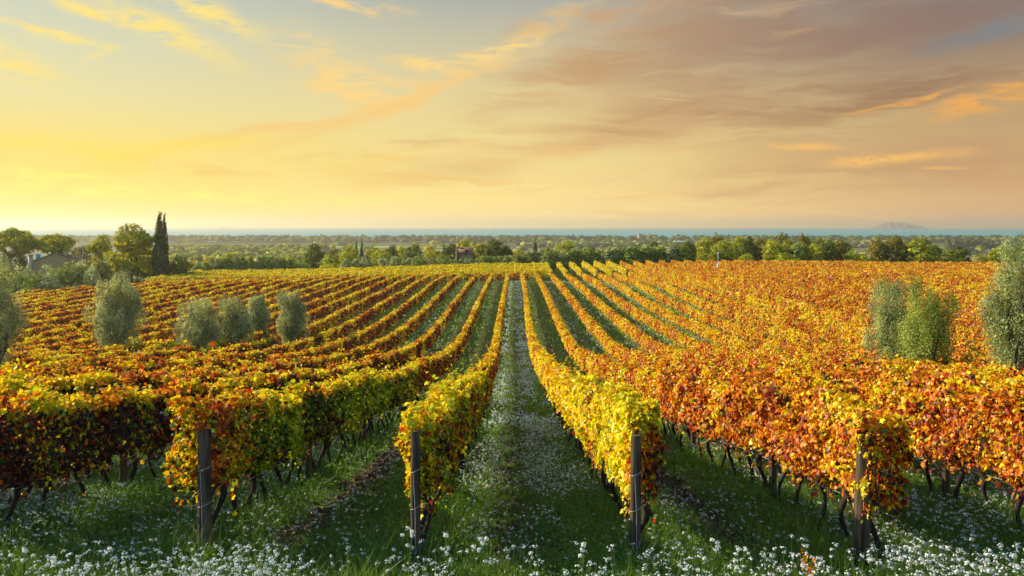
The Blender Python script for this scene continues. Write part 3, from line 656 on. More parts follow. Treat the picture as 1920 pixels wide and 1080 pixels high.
PET = (np.array([(0, .5, 0), (-.22, .25, .03), (0, 0, 0), (.22, .25, .03)]), np.array([(0, 1, 2, 3)]))
def flowers(mb, st, n, y0, y1, hgt, hs, nf, xw=.70, far=False):
    X, Y = scatter(n, y0, y1, xw); keep = rng.random(len(X)) < flower_dens(X, Y); X, Y = X[keep], Y[keep]; n = len(X)
    h = hgt * rng.uniform(.45, 1.25, n); z0 = H(X, Y); lx, ly = rng.normal(0, .05, (2, n))
    T = np.stack([X + lx, Y + ly, z0 + h], 1)
    white = np.array([.86, .97, .84]) if far else np.array([.90, .90, .84]); tintv = rng.uniform(.75, 1.0, (n, 1)) * white
    if far:
        cards(mb, T, np.stack([0 * X, -.5 + 0 * X, 1 + 0 * X], 1) + rng.normal(0, .5, (n, 3)), hs * rng.uniform(.6, 1.3, n), T_QUAD, tintv); return
    # a head is a small dome of flowers, each of four petals
    for j in range(nf):
        off = rng.normal(0, hs * .42, (n, 3)) * np.array([1, 1, .55]); Nn = unit(off + np.array([0, 0, hs * .7]))
        for p_ in range(2):
            cards(mb, T + off, Nn + rng.normal(0, .15, (n, 3)), hs * .62 * rng.uniform(.7, 1.2, n), T_QUAD if p_ == 0 else T_SLIM, tintv)
    if st is not None:
        w = .004; V = np.stack([np.stack([X - w, Y, z0], 1), np.stack([X + w, Y, z0], 1), T + [w, 0, 0], T - [w, 0, 0]], 1).reshape(-1, 3)
        st.add(V, np.array([[0, 1, 2, 3]]) + (np.arange(n) * 4)[:, None], np.array([.09, .17, .03]))
mb, st = MB(), MB()
flowers(mb, st, 16000, 8.5, 13, .28, .028, 7); flowers(mb, st, 9000, 6.2, 9.3, .40, .034, 9); flowers(mb, None, 60000, 12.5, 26, .26, .040, 3)
flowers(mb, None, 260000, 26, 70, .25, .066, 1, xw=.5, far=True); flowers(mb, None, 170000, 66, 148, .25, .135, 1, xw=.32, far=True)
tag(mb.build('wildflowers', M_FLOWER), 'small white wildflowers in drifts between the vine rows', 'flowers', kind='stuff')
tag(st.build('flower_stems', M_GRASS), 'thin green stems under the white wildflowers', 'flower stems', kind='stuff')
# clods of earth
def clods(n):
    mb = MB(); X, Y = scatter(n * 12, 8.6, 30, .68); k = rng.random(len(X)) < soil_amt(X, Y) ** 1.5; X, Y = X[k][:n], Y[k][:n]
    oc = np.array([(1, 0, 0), (-1, 0, 0), (0, 1, 0), (0, -1, 0), (0, 0, 1), (0, 0, -1.)]); oc = np.concatenate([oc, np.array([(s1, s2, s3) for s1 in (-1, 1) for s2 in (-1, 1) for s3 in (-1, 1)]) * .6])
    fc = []
    for a_ in range(2):
        for b_ in range(2):
            for c_ in range(2):
                v8 = 6 + (a_ * 4 + b_ * 2 + c_); xx = 0 if a_ else 1; yy = 2 if b_ else 3; zz = 4 if c_ else 5
                fc += [(v8, xx, yy), (v8, yy, zz), (v8, zz, xx)]
    n = len(X); s_ = .015 + rng.exponential(.018, n).clip(0, .09); Vv = oc[None] * s_[:, None, None] * (1 + rng.normal(0, .18, (n, len(oc), 3))) * np.array([1, 1, .7]) + np.stack([X, Y, H(X, Y) - .01], 1)[:, None]
    mb.add(Vv.reshape(-1, 3), (np.array(fc)[None] + (np.arange(n) * len(oc))[:, None, None]).reshape(-1, 3)); return mb
tag(clods(16000).build('soil_clods', M_CLOD), 'brown clods of earth in the ruts between the rows', 'soil', kind='stuff')
# taller flowering stalks at the near edge, each a plant of its own
def stalk(px, py_top, Y, label, n=5):
    x = PX(px, Y); z0 = float(H(x, Y)); top_ = PZ(py_top, Y) - z0; e = empty('flowering_stalk', (x, Y, z0)); tag(e, label, 'flower', 'tall white flower stalks at the near edge')
    for j in range(n):
        a = random.uniform(0, 6.28); r_ = random.uniform(0, .14) * (j > 0); hh = top_ * (1 if j == 0 else random.uniform(.7, .97)); tx, ty = r_ * cos(a), r_ * sin(a)
        mb = MB(); tube(mb, [(0, 0, 0), (tx * .3, ty * .3, hh * .5), (tx, ty, hh)], [.005, .004, .003], 5, C=np.array([.12, .2, .03]))
        for q_ in range(7):
            f_ = random.uniform(.25, .9); P = np.array([[tx * f_ * .9, ty * f_ * .9, hh * f_]]); cards(mb, P, rng.normal(0, 1, (1, 3)) + [0, 0, 1], np.array([.05]), T_SLIM, np.array([[.10, .18, .03]]))
        mb.build('stem', M_GRASS, e); mb = MB(); nn = 30; off = rng.normal(0, .013, (nn, 3)).clip(-.022, .022) * [1, 1, .8]
        cards(mb, np.array([[tx, ty, hh]]) + off, off + [0, 0, .012], rng.uniform(.014, .022, nn), T_QUAD, np.tile([.84, .82, .76], (nn, 1))); mb.build('flower_head', M_FLOWER, e)
for px, py, Y, lb in ((45, 1030, 8.6, 'white flower stalk at the lower left corner'), (100, 1045, 8.4, 'white flower stalk right beside the one in the lower left corner'),
                      (765, 990, 8.9, 'tall white flower stalk just left of the slim post foot'), (835, 1002, 8.7, 'white flower stalk between post and lane at the near edge'), (900, 1010, 8.7, 'cream flower stalks in the near edge of the central lane, left part'),
                      (1095, 1020, 8.6, 'cream flower stalks in the near edge of the central lane, right part'), (1335, 1012, 8.7, 'tall white flower stalk right of the third post at the near edge'), (1385, 1030, 8.5, 'lone bent flower stalk between third and thick post'),
                      (1850, 1050, 8.4, 'white flower stalk near the lower right corner'), (1900, 1040, 8.5, 'white flower stalk in the lower right corner')):
    stalk(px, py, Y, lb)
# small orange seedling at the near edge
x, Y = PX(1512, 8.75), 8.75; e = empty('vine_sapling', (x, Y, float(H(x, Y)))); tag(e, 'small orange-leaved sapling at the near edge left of the thick post', 'sapling')
hh = PZ(1028, Y) - float(H(x, Y)); mb = MB(); tube(mb, [(0, 0, 0), (-.02, 0, hh * .5), (-.03, 0, hh)], [.007, .005, .003], 5); tube(mb, [(-.01, 0, hh * .2), (.06, 0, hh * .5), (.10, .01, hh * .72)], [.005, .004, .003], 5); mb.build('stem', M_BARK, e)
mb = MB(); n = 90; t = rng.random(n); br = rng.random(n) < .55; P = np.where(br[:, None], np.stack([-.03 * t, 0 * t, hh * t], 1), np.stack([.1 * t, 0 * t, hh * (.2 + .52 * t)], 1)) + rng.normal(0, .022, (n, 3))
cards(mb, P, rng.normal(0, 1, (n, 3)), rng.uniform(.03, .05, n), T_PENT, PAL[rng.choice([3, 4, 2], n, p=[.5, .4, .1])]); mb.build('foliage', M_VINE, e)
#--TREES--
# ---------------------------------------------------------------- trees
def tint_cols(n, pal, jit=.18):
    pal = np.array(pal); k = rng.integers(0, len(pal), n); t = rng.random((n, 1)) * .5
    return (pal[k] * (1 - t) + pal[(k + 1) % len(pal)] * t) * rng.uniform(1 - jit, 1 + jit, (n, 1))
def crown(mb, lobes, nclump, per, cr, leaf, pal, tmpl=T_QUAD, inner=.25, up=.25, axis_up=False, vspread=1.0, rnd=.45):
    """leaf clumps spread over the surfaces (and some of the inside) of the lobes (x, y, z, rx, ry, rz)"""
    lb = np.array(lobes, float); area = (lb[:, 3] * lb[:, 5]) ** 1.0; pr = area / area.sum()
    k = rng.choice(len(lb), nclump, p=pr); d = unit(rng.normal(size=(nclump, 3))); rad = np.where(rng.random(nclump) < inner, rng.uniform(.3, .85, nclump), rng.uniform(.82, 1.05, nclump))
    Cc = lb[k, :3] + d * lb[k, 3:] * rad[:, None]
    # drop clumps buried deep in another lobe
    keep = np.ones(nclump, bool)
    for j in range(len(lb)):
        q_ = (((Cc - lb[j, :3]) / lb[j, 3:]) ** 2).sum(1); keep &= ~((q_ < .45) & (k != j) & (rng.random(nclump) < .8))
    Cc, d = Cc[keep], d[keep]; nc = len(Cc); ccol = tint_cols(nc, pal, .35)
    n = nc * per; idx = np.repeat(np.arange(nc), per); off = rng.normal(0, 1, (n, 3)) * cr * np.array([1, 1, .7 * vspread])
    P = Cc[idx] + off; N = d[idx] * .8 + unit(off) * .5 + np.array([0, 0, up]) + rng.normal(0, rnd, (n, 3))
    C = ccol[idx] * rng.uniform(.75, 1.25, (n, 1))
    ax = (np.tile([0, 0, 1.], (n, 1)) + rng.normal(0, .5, (n, 3))) if axis_up else None
    cards(mb, P, N, leaf * rng.uniform(.7, 1.3, n), tmpl, C.clip(0, .9), axis=ax)
def limbs(mb, base, forks, r0, h0):
    """trunk from base up to h0, then one limb to every point of forks"""
    b_ = np.array(base, float); t = np.linspace(0, 1, 6); top_ = b_ + [0, 0, h0]; wob = r0 * .5 * np.sin(t * 4)
    tube(mb, np.stack([b_[0] + wob, b_[1] + 0 * t, b_[2] - .3 + (h0 + .3) * t], 1), np.interp(t, [0, .15, 1], [r0 * 1.5, r0, r0 * .75]), 9)
    top_ = np.array([b_[0] + wob[-1], b_[1], b_[2] + h0])
    for f_ in forks:
        f_ = np.array(f_, float); mid = top_ * .5 + f_ * .5 + np.array([0, 0, -.08 * np.linalg.norm(f_ - top_)]) + rng.normal(0, .05 * np.linalg.norm(f_ - top_), 3)
        tube(mb, [top_ - [0, 0, r0], top_ * .7 + mid * .3, mid, f_], [r0 * .6, r0 * .5, r0 * .35, r0 * .12], 6)
G_DARK = [(0.094, 0.13, 0.011), (0.154, 0.18, 0.015), (0.069, 0.095, 0.009), (0.232, 0.224, 0.017)]
G_MID = [(0.247, 0.283, 0.013), (0.394, 0.377, 0.017), (0.164, 0.201, 0.013), (0.526, 0.447, 0.019)]
G_LITE = [(0.448, 0.449, 0.017), (0.316, 0.367, 0.017), (0.631, 0.53, 0.026), (0.237, 0.266, 0.016)]
G_BROWN = [(0.19, 0.174, 0.018), (0.286, 0.213, 0.022), (0.124, 0.135, 0.016), (0.363, 0.251, 0.026)]
G_YEL = [(0.6, 0.48, 0.03), (0.432, 0.384, 0.03), (0.72, 0.528, 0.03), (0.264, 0.288, 0.03)]
G_OLV = [(.30, .33, .12), (.50, .50, .20), (.11, .14, .05), (.38, .42, .16), (.60, .56, .22)]
G_OLD = [(0.183, 0.238, 0.032), (0.305, 0.361, 0.048), (0.122, 0.167, 0.024), (0.427, 0.472, 0.065)]
G_PINE = [(0.331, 0.338, 0.007), (0.496, 0.442, 0.009), (0.199, 0.222, 0.005), (0.661, 0.52, 0.01)]
G_CYP = [(0.062, 0.086, 0.021), (0.098, 0.118, 0.024), (0.043, 0.059, 0.015), (0.156, 0.149, 0.029)]
def proto(kind, pal, seed):
    """crown mesh and trunk mesh of a tree 10 m tall and 10 m wide (cypress and column 10 m tall, 3 m wide)"""
    global rng
    keep = rng; rng = np.random.default_rng(seed); lf, tr = MB(), MB(); r_ = rng
    if kind == 'broad':
        lobes = [(0, 0, 5.6, 3.2, 3.2, 3.4)]
        for j in range(11):
            a = r_.uniform(0, 2 * pi); rr = r_.uniform(1.2, 3.1); z = r_.uniform(2.4, 7.6); rr *= 1.0 if z < 6 else .65; q_ = r_.uniform(1.2, 2.1)
            lobes.append((rr * cos(a), rr * sin(a), z, q_, q_, q_ * .85))
        lobes.append((r_.uniform(-1, 1), 0, 8.2, 1.7, 1.7, 1.5)); lobes += [(r_.uniform(-3, 3), -1.5, 1.8, 1.8, 1.6, 1.6) for _ in range(2)]
        crown(lf, lobes, 420, 14, .34, .40, pal); limbs(tr, (0, 0, 0), [l[:3] for l in lobes[1:10]], .32, 2.2)
    elif kind == 'umbrella':
        lobes = []
        for j in range(20):
            a = r_.uniform(0, 2 * pi); rr = 4.1 * sqrt_(r_.random()); lobes.append((rr * cos(a), rr * sin(a), 8.5 - .115 * rr * rr + r_.uniform(-.25, .25), 1.35, 1.35, .95))
        crown(lf, lobes, 850, 15, .26, .30, pal, up=.6)
        limbs(tr, (0, 0, 0), [(l[0] * .85, l[1] * .85, l[2] - .6) for l in lobes[:12]], .26, 4.6)
    elif kind == 'pine':
        lobes = [(0, 0, 7.0, 3.0, 3.0, 2.6)]
        for j in range(26):
            a = r_.uniform(0, 2 * pi); z = r_.uniform(2.2, 9.2); rr = np.interp(z, [2, 4.5, 7, 9.2], [3.5, 4.2, 3.7, 1.4]) * r_.uniform(.6, 1.05); lobes.append((rr * cos(a), rr * sin(a), z, 1.2, 1.2, .45))
        crown(lf, lobes, 880, 15, .21, .28, pal, up=.7); limbs(tr, (0, 0, 0), [(l[0] * .9, l[1] * .9, l[2] - .2) for l in lobes[1:18]], .20, 5.5)
    elif kind == 'cypress':
        lobes = [(0, 0, z, w, w, 1.1) for z, w in zip(np.linspace(.8, 9.0, 11), [1.25, 1.4, 1.45, 1.42, 1.35, 1.25, 1.12, .95, .72, .5, .28])]
        crown(lf, lobes, 520, 14, .16, .24, pal, axis_up=True, vspread=1.9, inner=.1, tmpl=T_SLIM if 0 else T_QUAD); limbs(tr, (0, 0, 0), [(0, 0, 8)], .16, 1.2)
    elif kind == 'column':      # clipped olive, a rough tapering column
        lobes = [(r_.uniform(-.15, .15), 0, z, w, w, 1.5) for z, w in zip(np.linspace(1.6, 8.6, 7), [1.15, 1.4, 1.45, 1.35, 1.15, .85, .5])] + [(r_.uniform(-.8, .8), r_.uniform(-.8, .8), r_.uniform(2, 7), .9, .9, 1.3) for _ in range(3)]
        crown(lf, lobes, 240, 13, .26, .34, pal, axis_up=True, vspread=1.6, inner=.12); limbs(tr, (0, 0, 0), [(0, 0, 6)], .16, 1.5)
    elif kind == 'bush':
        lobes = [(r_.uniform(-3, 3), r_.uniform(-2, 2), r_.uniform(2.2, 6.6), 2.3, 2.3, 2.6) for _ in range(8)] + [(0, 0, 6.2, 2.6, 2.6, 3.2)]
        crown(lf, lobes, 300, 14, .42, .46, pal); limbs(tr, (0, 0, 0), [l[:3] for l in lobes[:5]], .3, 1.5)
    rng = keep
    mt = M_OLIVE if pal in (G_OLV, G_OLD) else M_TREE
    return lf.mesh('crown', mt), tr.mesh('trunk', M_TBARK, True)
sqrt_ = math.sqrt
CACHE = {}
def tree(px, top_py, wpx, Y, kind, pal, label, name=None, group=None, cat='tree', rz=None):
    v_ = (int(px) * 7) % 3; key = (kind, id(pal), v_)
    if key not in CACHE: CACHE[key] = proto(kind, pal, 300 + v_ * 17 + len(CACHE))
    x = PX(px, Y); g = float(H(x, Y)) - .1; hgt = PZ(top_py, Y) - g; wid = wpx / F * Y * (1.22 if kind in ('broad', 'bush') else 1.12)
    ws = wid / (3.0 if kind in ('cypress', 'column') else 9.6)
    e = empty(name or 'tree', (x, Y, g), random.uniform(0, 6.28) if rz is None else rz, (ws, ws, hgt / 10.0)); tag(e, label, cat, group)
    link('crown', CACHE[key][0], e); link('trunk', CACHE[key][1], e); return e
GR_C, GR_R, GR_L = 'broad trees behind the middle of the vineyard', 'broad trees behind the right vineyard', 'trees around the farmhouse'
# left, around the farmhouse
YL = 168
tree(18, 423, 84, 176, 'umbrella', G_PINE, 'umbrella pine at the left edge, its flat crown partly cut off', 'umbrella_pine', GR_L)
tree(95, 435, 90, 180, 'umbrella', G_PINE, 'umbrella pine with broad flat dome behind the stone farmhouse', 'umbrella_pine', GR_L)
tree(246, 416, 84, 165, 'pine', G_PINE, 'large yellow-green pine with layered crown left of the tall cypress', 'pine_tree', GR_L, rz=1.0)
tree(192, 437, 46, 172, 'pine', G_PINE, 'smaller pine peeking out left of the large pine', 'umbrella_pine', GR_L)
tree(299, 400, 24, 163, 'cypress', G_CYP, 'very tall dark cypress, highest tree of all', 'cypress_tree', 'cypresses')
tree(308, 402, 15, 164.5, 'cypress', G_CYP, 'slightly thinner cypress tip growing against the right side of the tallest one', 'cypress_tree', 'cypresses')
tree(335, 476, 46, 166, 'bush', G_DARK, 'dark rounded bush tree at the right foot of the tall cypress', 'bush_tree', GR_L)
tree(270, 462, 40, 170, 'bush', G_MID, 'green bushy tree filling the gap between large pine and cypress', 'bush_tree', GR_L)
tree(225, 470, 44, 172, 'bush', G_PINE, 'sunlit bushy undergrowth tree below the large pine', 'bush_tree', GR_L)
tree(155, 457, 46, 196, 'broad', G_BROWN, 'brownish round tree behind the farmhouse roof, right of the flat pine', 'broadleaf_tree', GR_L)
tree(26, 466, 50, 170, 'broad', G_BROWN, 'brown-green tree under the umbrella pine at the left edge', 'broadleaf_tree', GR_L)
tree(192, 487, 38, 158, 'bush', G_DARK, 'dark low bush left of the large pine', 'bush_tree', GR_L)
tree(360, 485, 30, 240, 'broad', G_YEL, 'bright yellow small tree right of the dark bush by the cypress', 'broadleaf_tree', GR_C)
tree(392, 476, 34, 250, 'broad', G_YEL, 'golden yellow tree behind the first columnar olives', 'broadleaf_tree', GR_C)
for px, tp, w, Y, pal, lb in ((28, 508, 40, 136, G_OLD, 'low olive bush beside the big silvery olive at the left edge'), (45, 497, 36, 150, G_OLV, 'pale olive below the left umbrella pine'), (62, 508, 36, 140, G_OLD, 'dark low olive in front of the farmhouse corner'),
                              (88, 493, 38, 156, G_OLV, 'feathery olive before the farmhouse gable, left one'), (93, 511, 40, 140, G_OLV, 'low olive in front of the feathery ones before the gable'), (116, 497, 36, 150, G_OLD, 'low grey olive before the middle of the farmhouse'),
                              (133, 487, 40, 152, G_OLD, 'dark round olive before the right end of the farmhouse'), (157, 484, 38, 154, G_OLV, 'tall pale olive beside the trellis poles'), (172, 492, 28, 150, G_OLV, 'small pale olive left of the dark low bush')):
    tree(px, tp, w, Y, 'bush', pal, lb, 'olive_tree', 'olive trees in front of the farmhouse')
# columnar olives in a line
k_ = 0
for px, tp in ((372, 491), (385, 489), (398, 486), (409, 484), (420, 480), (431, 481), (442, 478), (455, 478), (470, 481), (485, 478), (496, 476), (508, 476), (520, 483), (531, 482), (543, 483)):
    tree(px, tp, 17 + (k_ * 5) % 5, 184 - .2 * k_, 'column', G_OLD if k_ % 3 else G_OLV, 'clipped grey-green columnar olive in the line left of the dark round oak', 'olive_tree', 'columnar olives beyond the left vineyard'); k_ += 1
for px in np.arange(845, 892, 9.5):
    tree(px, 486 - (px - 845) * .06, 13, 186, 'column', G_OLV, 'short pale olive in the low line at the foot of the small stone house', 'olive_tree', 'short olives by the small stone house')
for k_, px in enumerate(np.arange(897, 1285, 10.6)):
    tp = np.interp(px, [897, 950, 1000, 1060, 1150, 1210, 1285], [482, 477, 471, 469, 464, 461, 461]) + random.uniform(-3, 3)
    tree(px, tp, 17 + 4 * random.random() + (px - 897) * .02, 190 + random.uniform(-2, 2), 'column', G_OLD if random.random() < .65 else G_OLV, 'dark green columnar olive in the long line on the crest at the centre', 'olive_tree', 'long line of columnar olives on the crest')
for px, tp, w, Y, kd, pal, lb in ((565, 487, 30, 181, 'bush', G_OLD, 'round olive bush right of the columnar olives, below the dark oak'), (553, 490, 20, 183, 'bush', G_OLD, 'small olive bush at the right end of the columnar olive line'),
        (648, 485, 18, 184, 'column', G_OLV, 'pale pointed olive, leftmost before the broad trees'), (668, 485, 20, 184, 'column', G_OLV, 'pale olive, second from left before the broad trees'), (681, 481, 18, 186, 'column', G_OLV, 'pale olive, third from left before the broad trees'), (691, 485, 18, 184, 'column', G_OLV, 'pale olive, fourth from left before the broad trees'),
        (722, 481, 20, 185, 'bush', G_OLV, 'pale clumped olive, left one of two in front of the light green broad tree'), (740, 478, 24, 184, 'bush', G_OLV, 'pale clumped olive, right one of two in front of the light green broad tree'),
        (761, 480, 18, 186, 'column', G_OLD, 'darker olive behind the small egg-shaped one'), (767, 483, 17, 183, 'column', G_OLV, 'small egg-shaped pale olive left of the big round olive'), (787, 474, 28, 180, 'bush', G_OLD, 'big round dark olive left of the pale ragged one'),
        (802, 483, 24, 179, 'bush', G_OLV, 'pale ragged olive between the round and the pointed dark olives'), (830, 474, 24, 178, 'bush', G_OLD, 'pointed dark green olive left of the small stone house')):
    tree(px, tp, w, Y, kd, pal, lb, 'olive_tree', 'olives in front of the broad trees')
# broad trees behind the centre
for px, tp, w, Y, kd, pal, lb in ((432, 470, 34, 215, 'broad', G_MID, 'green tree rising behind the columnar olives, left one'), (545, 476, 36, 215, 'broad', G_LITE, 'light green tree behind the right end of the columnar olives'), (590, 455, 46, 212, 'broad', G_DARK, 'dark round oak standing by itself above its neighbours'),
        (626, 460, 22, 290, 'broad', G_BROWN, 'small hazy tree top right of the dark round oak'), (618, 474, 40, 205, 'bush', G_LITE, 'light green bushy tree between the dark oak and the broad trees'), (652, 456, 50, 212, 'broad', G_MID, 'mid green broad tree, leftmost of the central group'),
        (655, 468, 46, 202, 'broad', G_LITE, 'rounded light green tree before the leftmost of the central group'), (700, 457, 42, 212, 'broad', G_MID, 'broad green tree right of the two small cypress tips'), (716, 466, 48, 200, 'broad', G_LITE, 'light green tree reaching low to the vines, centre of the group'),
        (733, 458, 36, 216, 'broad', G_DARK, 'dark green tree behind the light green low-reaching one'), (752, 457, 24, 222, 'broad', G_LITE, 'yellow-green tree top between two dark crowns'), (775, 455, 50, 210, 'broad', G_DARK, 'wide dark tree with sunlit left side above the big round olive'),
        (806, 456, 28, 220, 'broad', G_YEL, 'yellow tree top between dark crowns left of the small stone house'), (814, 464, 44, 206, 'broad', G_MID, 'mid green tree below the yellow tree top'), (846, 456, 40, 204, 'broad', G_DARK, 'dark tree hiding the left end of the small stone house'),
        (871, 443, 40, 226, 'broad', G_LITE, 'airy yellow-green tree rising above the small stone house'), (891, 451, 34, 222, 'broad', G_LITE, 'yellow-green tree right above the house roof'), (903, 452, 40, 208, 'broad', G_MID, 'mid green tree touching the right end of the house'),
        (926, 447, 48, 206, 'broad', G_DARK, 'large dark oak right of the small stone house'), (948, 459, 36, 206, 'broad', G_DARK, 'lower dark oak at the right end of the central group'), (975, 464, 36, 260, 'broad', G_YEL, 'pale yellow hazy tree between dark oak and small cypress'),
        (1022, 461, 26, 210, 'broad', G_MID, 'small green tree right of the small dark cypress'), (1061, 449, 48, 212, 'broad', G_LITE, 'wide yellow-green tree rising above the columnar olives'), (1108, 459, 30, 215, 'broad', G_DARK, 'small dark crown above the columnar olives, right of the wide yellow-green tree'),
        (1160, 459, 34, 215, 'broad', G_BROWN, 'brownish crown above the columnar olives'), (1226, 451, 34, 210, 'broad', G_DARK, 'dark round crown above the right end of the columnar olives'), (1290, 451, 40, 196, 'broad', G_DARK, 'dark rounded tree in the gap before the right-hand trees')):
    tree(px, tp, w, Y, kd, pal, lb, 'broadleaf_tree', GR_C)
for px, tp, w, Y, lb in ((668, 453, 8, 235, 'left one of two small cypress tips behind the central trees'), (678, 453, 9, 235, 'right one of two small cypress tips behind the central trees'), (832, 455, 9, 235, 'small dark cypress tip left of the small stone house'), (1003.5, 449, 12, 205, 'small dark cypress standing alone above the long olive line'), (1199, 457, 6, 225, 'tiny cypress tip above the right part of the long olive line')):
    tree(px, tp, w, Y, 'cypress', G_CYP, lb, 'cypress_tree', 'cypresses')
# broad trees behind the right
for px, tp, w, Y, kd, pal, lb in ((1322, 442, 42, 206, 'broad', G_LITE, 'light green tree, leftmost of the right-hand wood'), (1344, 436, 42, 212, 'broad', G_BROWN, 'brownish topped tree behind the leftmost of the right-hand wood'), (1354, 446, 56, 198, 'broad', G_MID, 'wide domed tree with visible trunk in the left part of the right-hand wood'),
        (1386, 440, 38, 208, 'broad', G_MID, 'green tree right of the domed one'), (1404, 443, 34, 202, 'broad', G_DARK, 'dark shaded tree between two sunlit crowns of the right-hand wood'), (1428, 441, 40, 206, 'broad', G_BROWN, 'olive-brown tree left of the tall light green one'),
        (1449, 447, 46, 198, 'broad', G_LITE, 'bright light green tree in the middle of the right-hand wood'), (1466, 433, 38, 208, 'broad', G_BROWN, 'tallest tree of the right-hand wood with bare twigs on top'), (1478, 446, 38, 200, 'broad', G_MID, 'mid green tree below the tallest one'),
        (1507, 436, 38, 206, 'broad', G_BROWN, 'round brown-green crown right of the tallest tree'), (1494, 453, 38, 196, 'broad', G_OLD, 'grey-green tree below the round brown-green crown'), (1532, 443, 38, 206, 'broad', G_MID, 'green tree right of the round brown-green crown'), (1529, 454, 34, 195, 'broad', G_LITE, 'pale grey-green lower tree of the right-hand wood'),
        (1554, 450, 42, 198, 'broad', G_DARK, 'dark tree near the right end of the right-hand wood'), (1578, 446, 44, 203, 'broad', G_BROWN, 'brown-topped dark tree sloping down to the gap'), (1596, 466, 36, 195, 'bush', G_LITE, 'low light green bush tree at the right end of the wood'),
        (1622, 468, 34, 194, 'bush', G_LITE, 'low bush tree just left of the brownish pair'), (1645, 445, 40, 196, 'broad', G_BROWN, 'brownish ragged tree, left one of the right cluster'), (1678, 439, 48, 196, 'broad', G_BROWN, 'tall ragged dark tree in the right cluster'), (1724, 442, 64, 193, 'broad', G_MID, 'big sunlit green tree, widest of the right cluster'),
        (1752, 458, 36, 198, 'broad', G_DARK, 'dark shaded crown behind the big sunlit green tree'), (1776, 467, 36, 194, 'bush', G_LITE, 'bright green low tree right of the big sunlit one'), (1800, 462, 46, 196, 'broad', G_DARK, 'dark round tree left of the yellow house'),
        (1836, 474, 34, 200, 'bush', G_LITE, 'low green bush below the yellow house'), (1856, 470, 26, 204, 'bush', G_BROWN, 'brown low bush below the red-roofed house'), (1872, 462, 38, 196, 'broad', G_MID, 'green tree partly behind the tall olive at the right edge'), (1400, 472, 30, 190, 'bush', G_LITE, 'low green bush at the foot of the dark shaded tree'), (1470, 472, 50, 189, 'bush', G_LITE, 'low wide bush at the foot of the tallest tree'), (1905, 460, 44, 200, 'broad', G_MID, 'green tree behind the olive at the right edge')):
    tree(px, tp, w, Y, kd, pal, lb, 'broadleaf_tree', GR_R)

# olives in the vineyard, each grown by itself
def olive(px, Y, top_py, wpx, label, seed, forks, bare=.0, pal=G_OLV):
    global rng
    keep = rng; rng = np.random.default_rng(seed); x = PX(px, Y); g = float(H(x, Y)); hgt = PZ(top_py, Y) - g; w = wpx / F * Y / 2 * 1.06
    e = empty('olive_tree', (x, Y, g - .05)); tag(e, label, 'tree', 'olive trees among the vine rows'); lf, tr = MB(), MB()
    lobes = []
    for j in range(9):                                   # upright plumes of uneven height around an open middle
        a = j * 2 * pi / 9 + rng.uniform(-.4, .4); zt = rng.uniform(.66, .88) * hgt; zb = rng.uniform(.28, .46) * hgt; rr = w * rng.uniform(.34, .70); q_ = w * rng.uniform(.26, .38)
        for t_ in np.linspace(0, 1, 5):
            zz = zb + (zt - zb) * t_; k2 = rr * (.50 + 1.9 * t_ - 1.85 * t_ ** 2) * (1 + .12 * rng.normal()); lobes.append((k2 * cos(a + .2 * rng.normal()), k2 * sin(a + .2 * rng.normal()), zz, q_ * (.85 + .9 * t_ - 1.05 * t_ ** 2), q_ * (.85 + .9 * t_ - 1.05 * t_ ** 2), (zt - zb) * .17))
    for j in range(16):                                  # loose sprays standing out of the outline
        a = rng.uniform(0, 2 * pi); f_ = rng.uniform(.30, .97); rr = w * .98 * math.sqrt(max(0.01, 1 - ((f_ - .56) / .45) ** 2)) * rng.uniform(.8, 1.08); q_ = w * rng.uniform(.09, .17); lobes.append((rr * cos(a), rr * sin(a), f_ * hgt, q_, q_, q_ * 2.2))
    lobes.append((0, 0, hgt * .84, w * .40, w * .40, hgt * .14)); lobes.append((0, 0, hgt * .5, w * .4, w * .4, hgt * .16))
    nc_ = int(700 * max(1, w / 1.4) * hgt / 5)
    crown(lf, lobes, nc_, 34, .105 * max(1, w / 1.6), .11 if Y > 45 else .082, pal, tmpl=(T_SLIM[0] * [1.5, 1, 1], T_SLIM[1]), axis_up=True, vspread=2.6, inner=.12, rnd=.28)
    limbs(tr, (0, 0, 0), forks or [(l[0] * .9, l[1] * .9, l[2]) for l in lobes[2:45:5]], .21, hgt * .24)
    lf.build('crown', M_OLIVE, e); tr.build('trunk', M_TBARK, e, True); rng = keep; return e
for k_, (px, Y, tp, w, lb) in enumerate(OLIVES):
    fk = None
    if k_ == 8: fk = [(-.6, -.9, 3.0), (-.45, -.8, 4.2), (.7, -.6, 3.2), (.9, 0, 4.3), (-.2, .2, 5.0), (.3, -1.0, 2.6)]
    olive(px, Y, tp, w, lb, 700 + k_, fk, pal=G_OLD if k_ in (7,) else [(.34, .40, .12), (.20, .25, .09), (.48, .52, .18), (.08, .11, .04), (.40, .44, .18)] if k_ in (6, 8) else G_OLV)

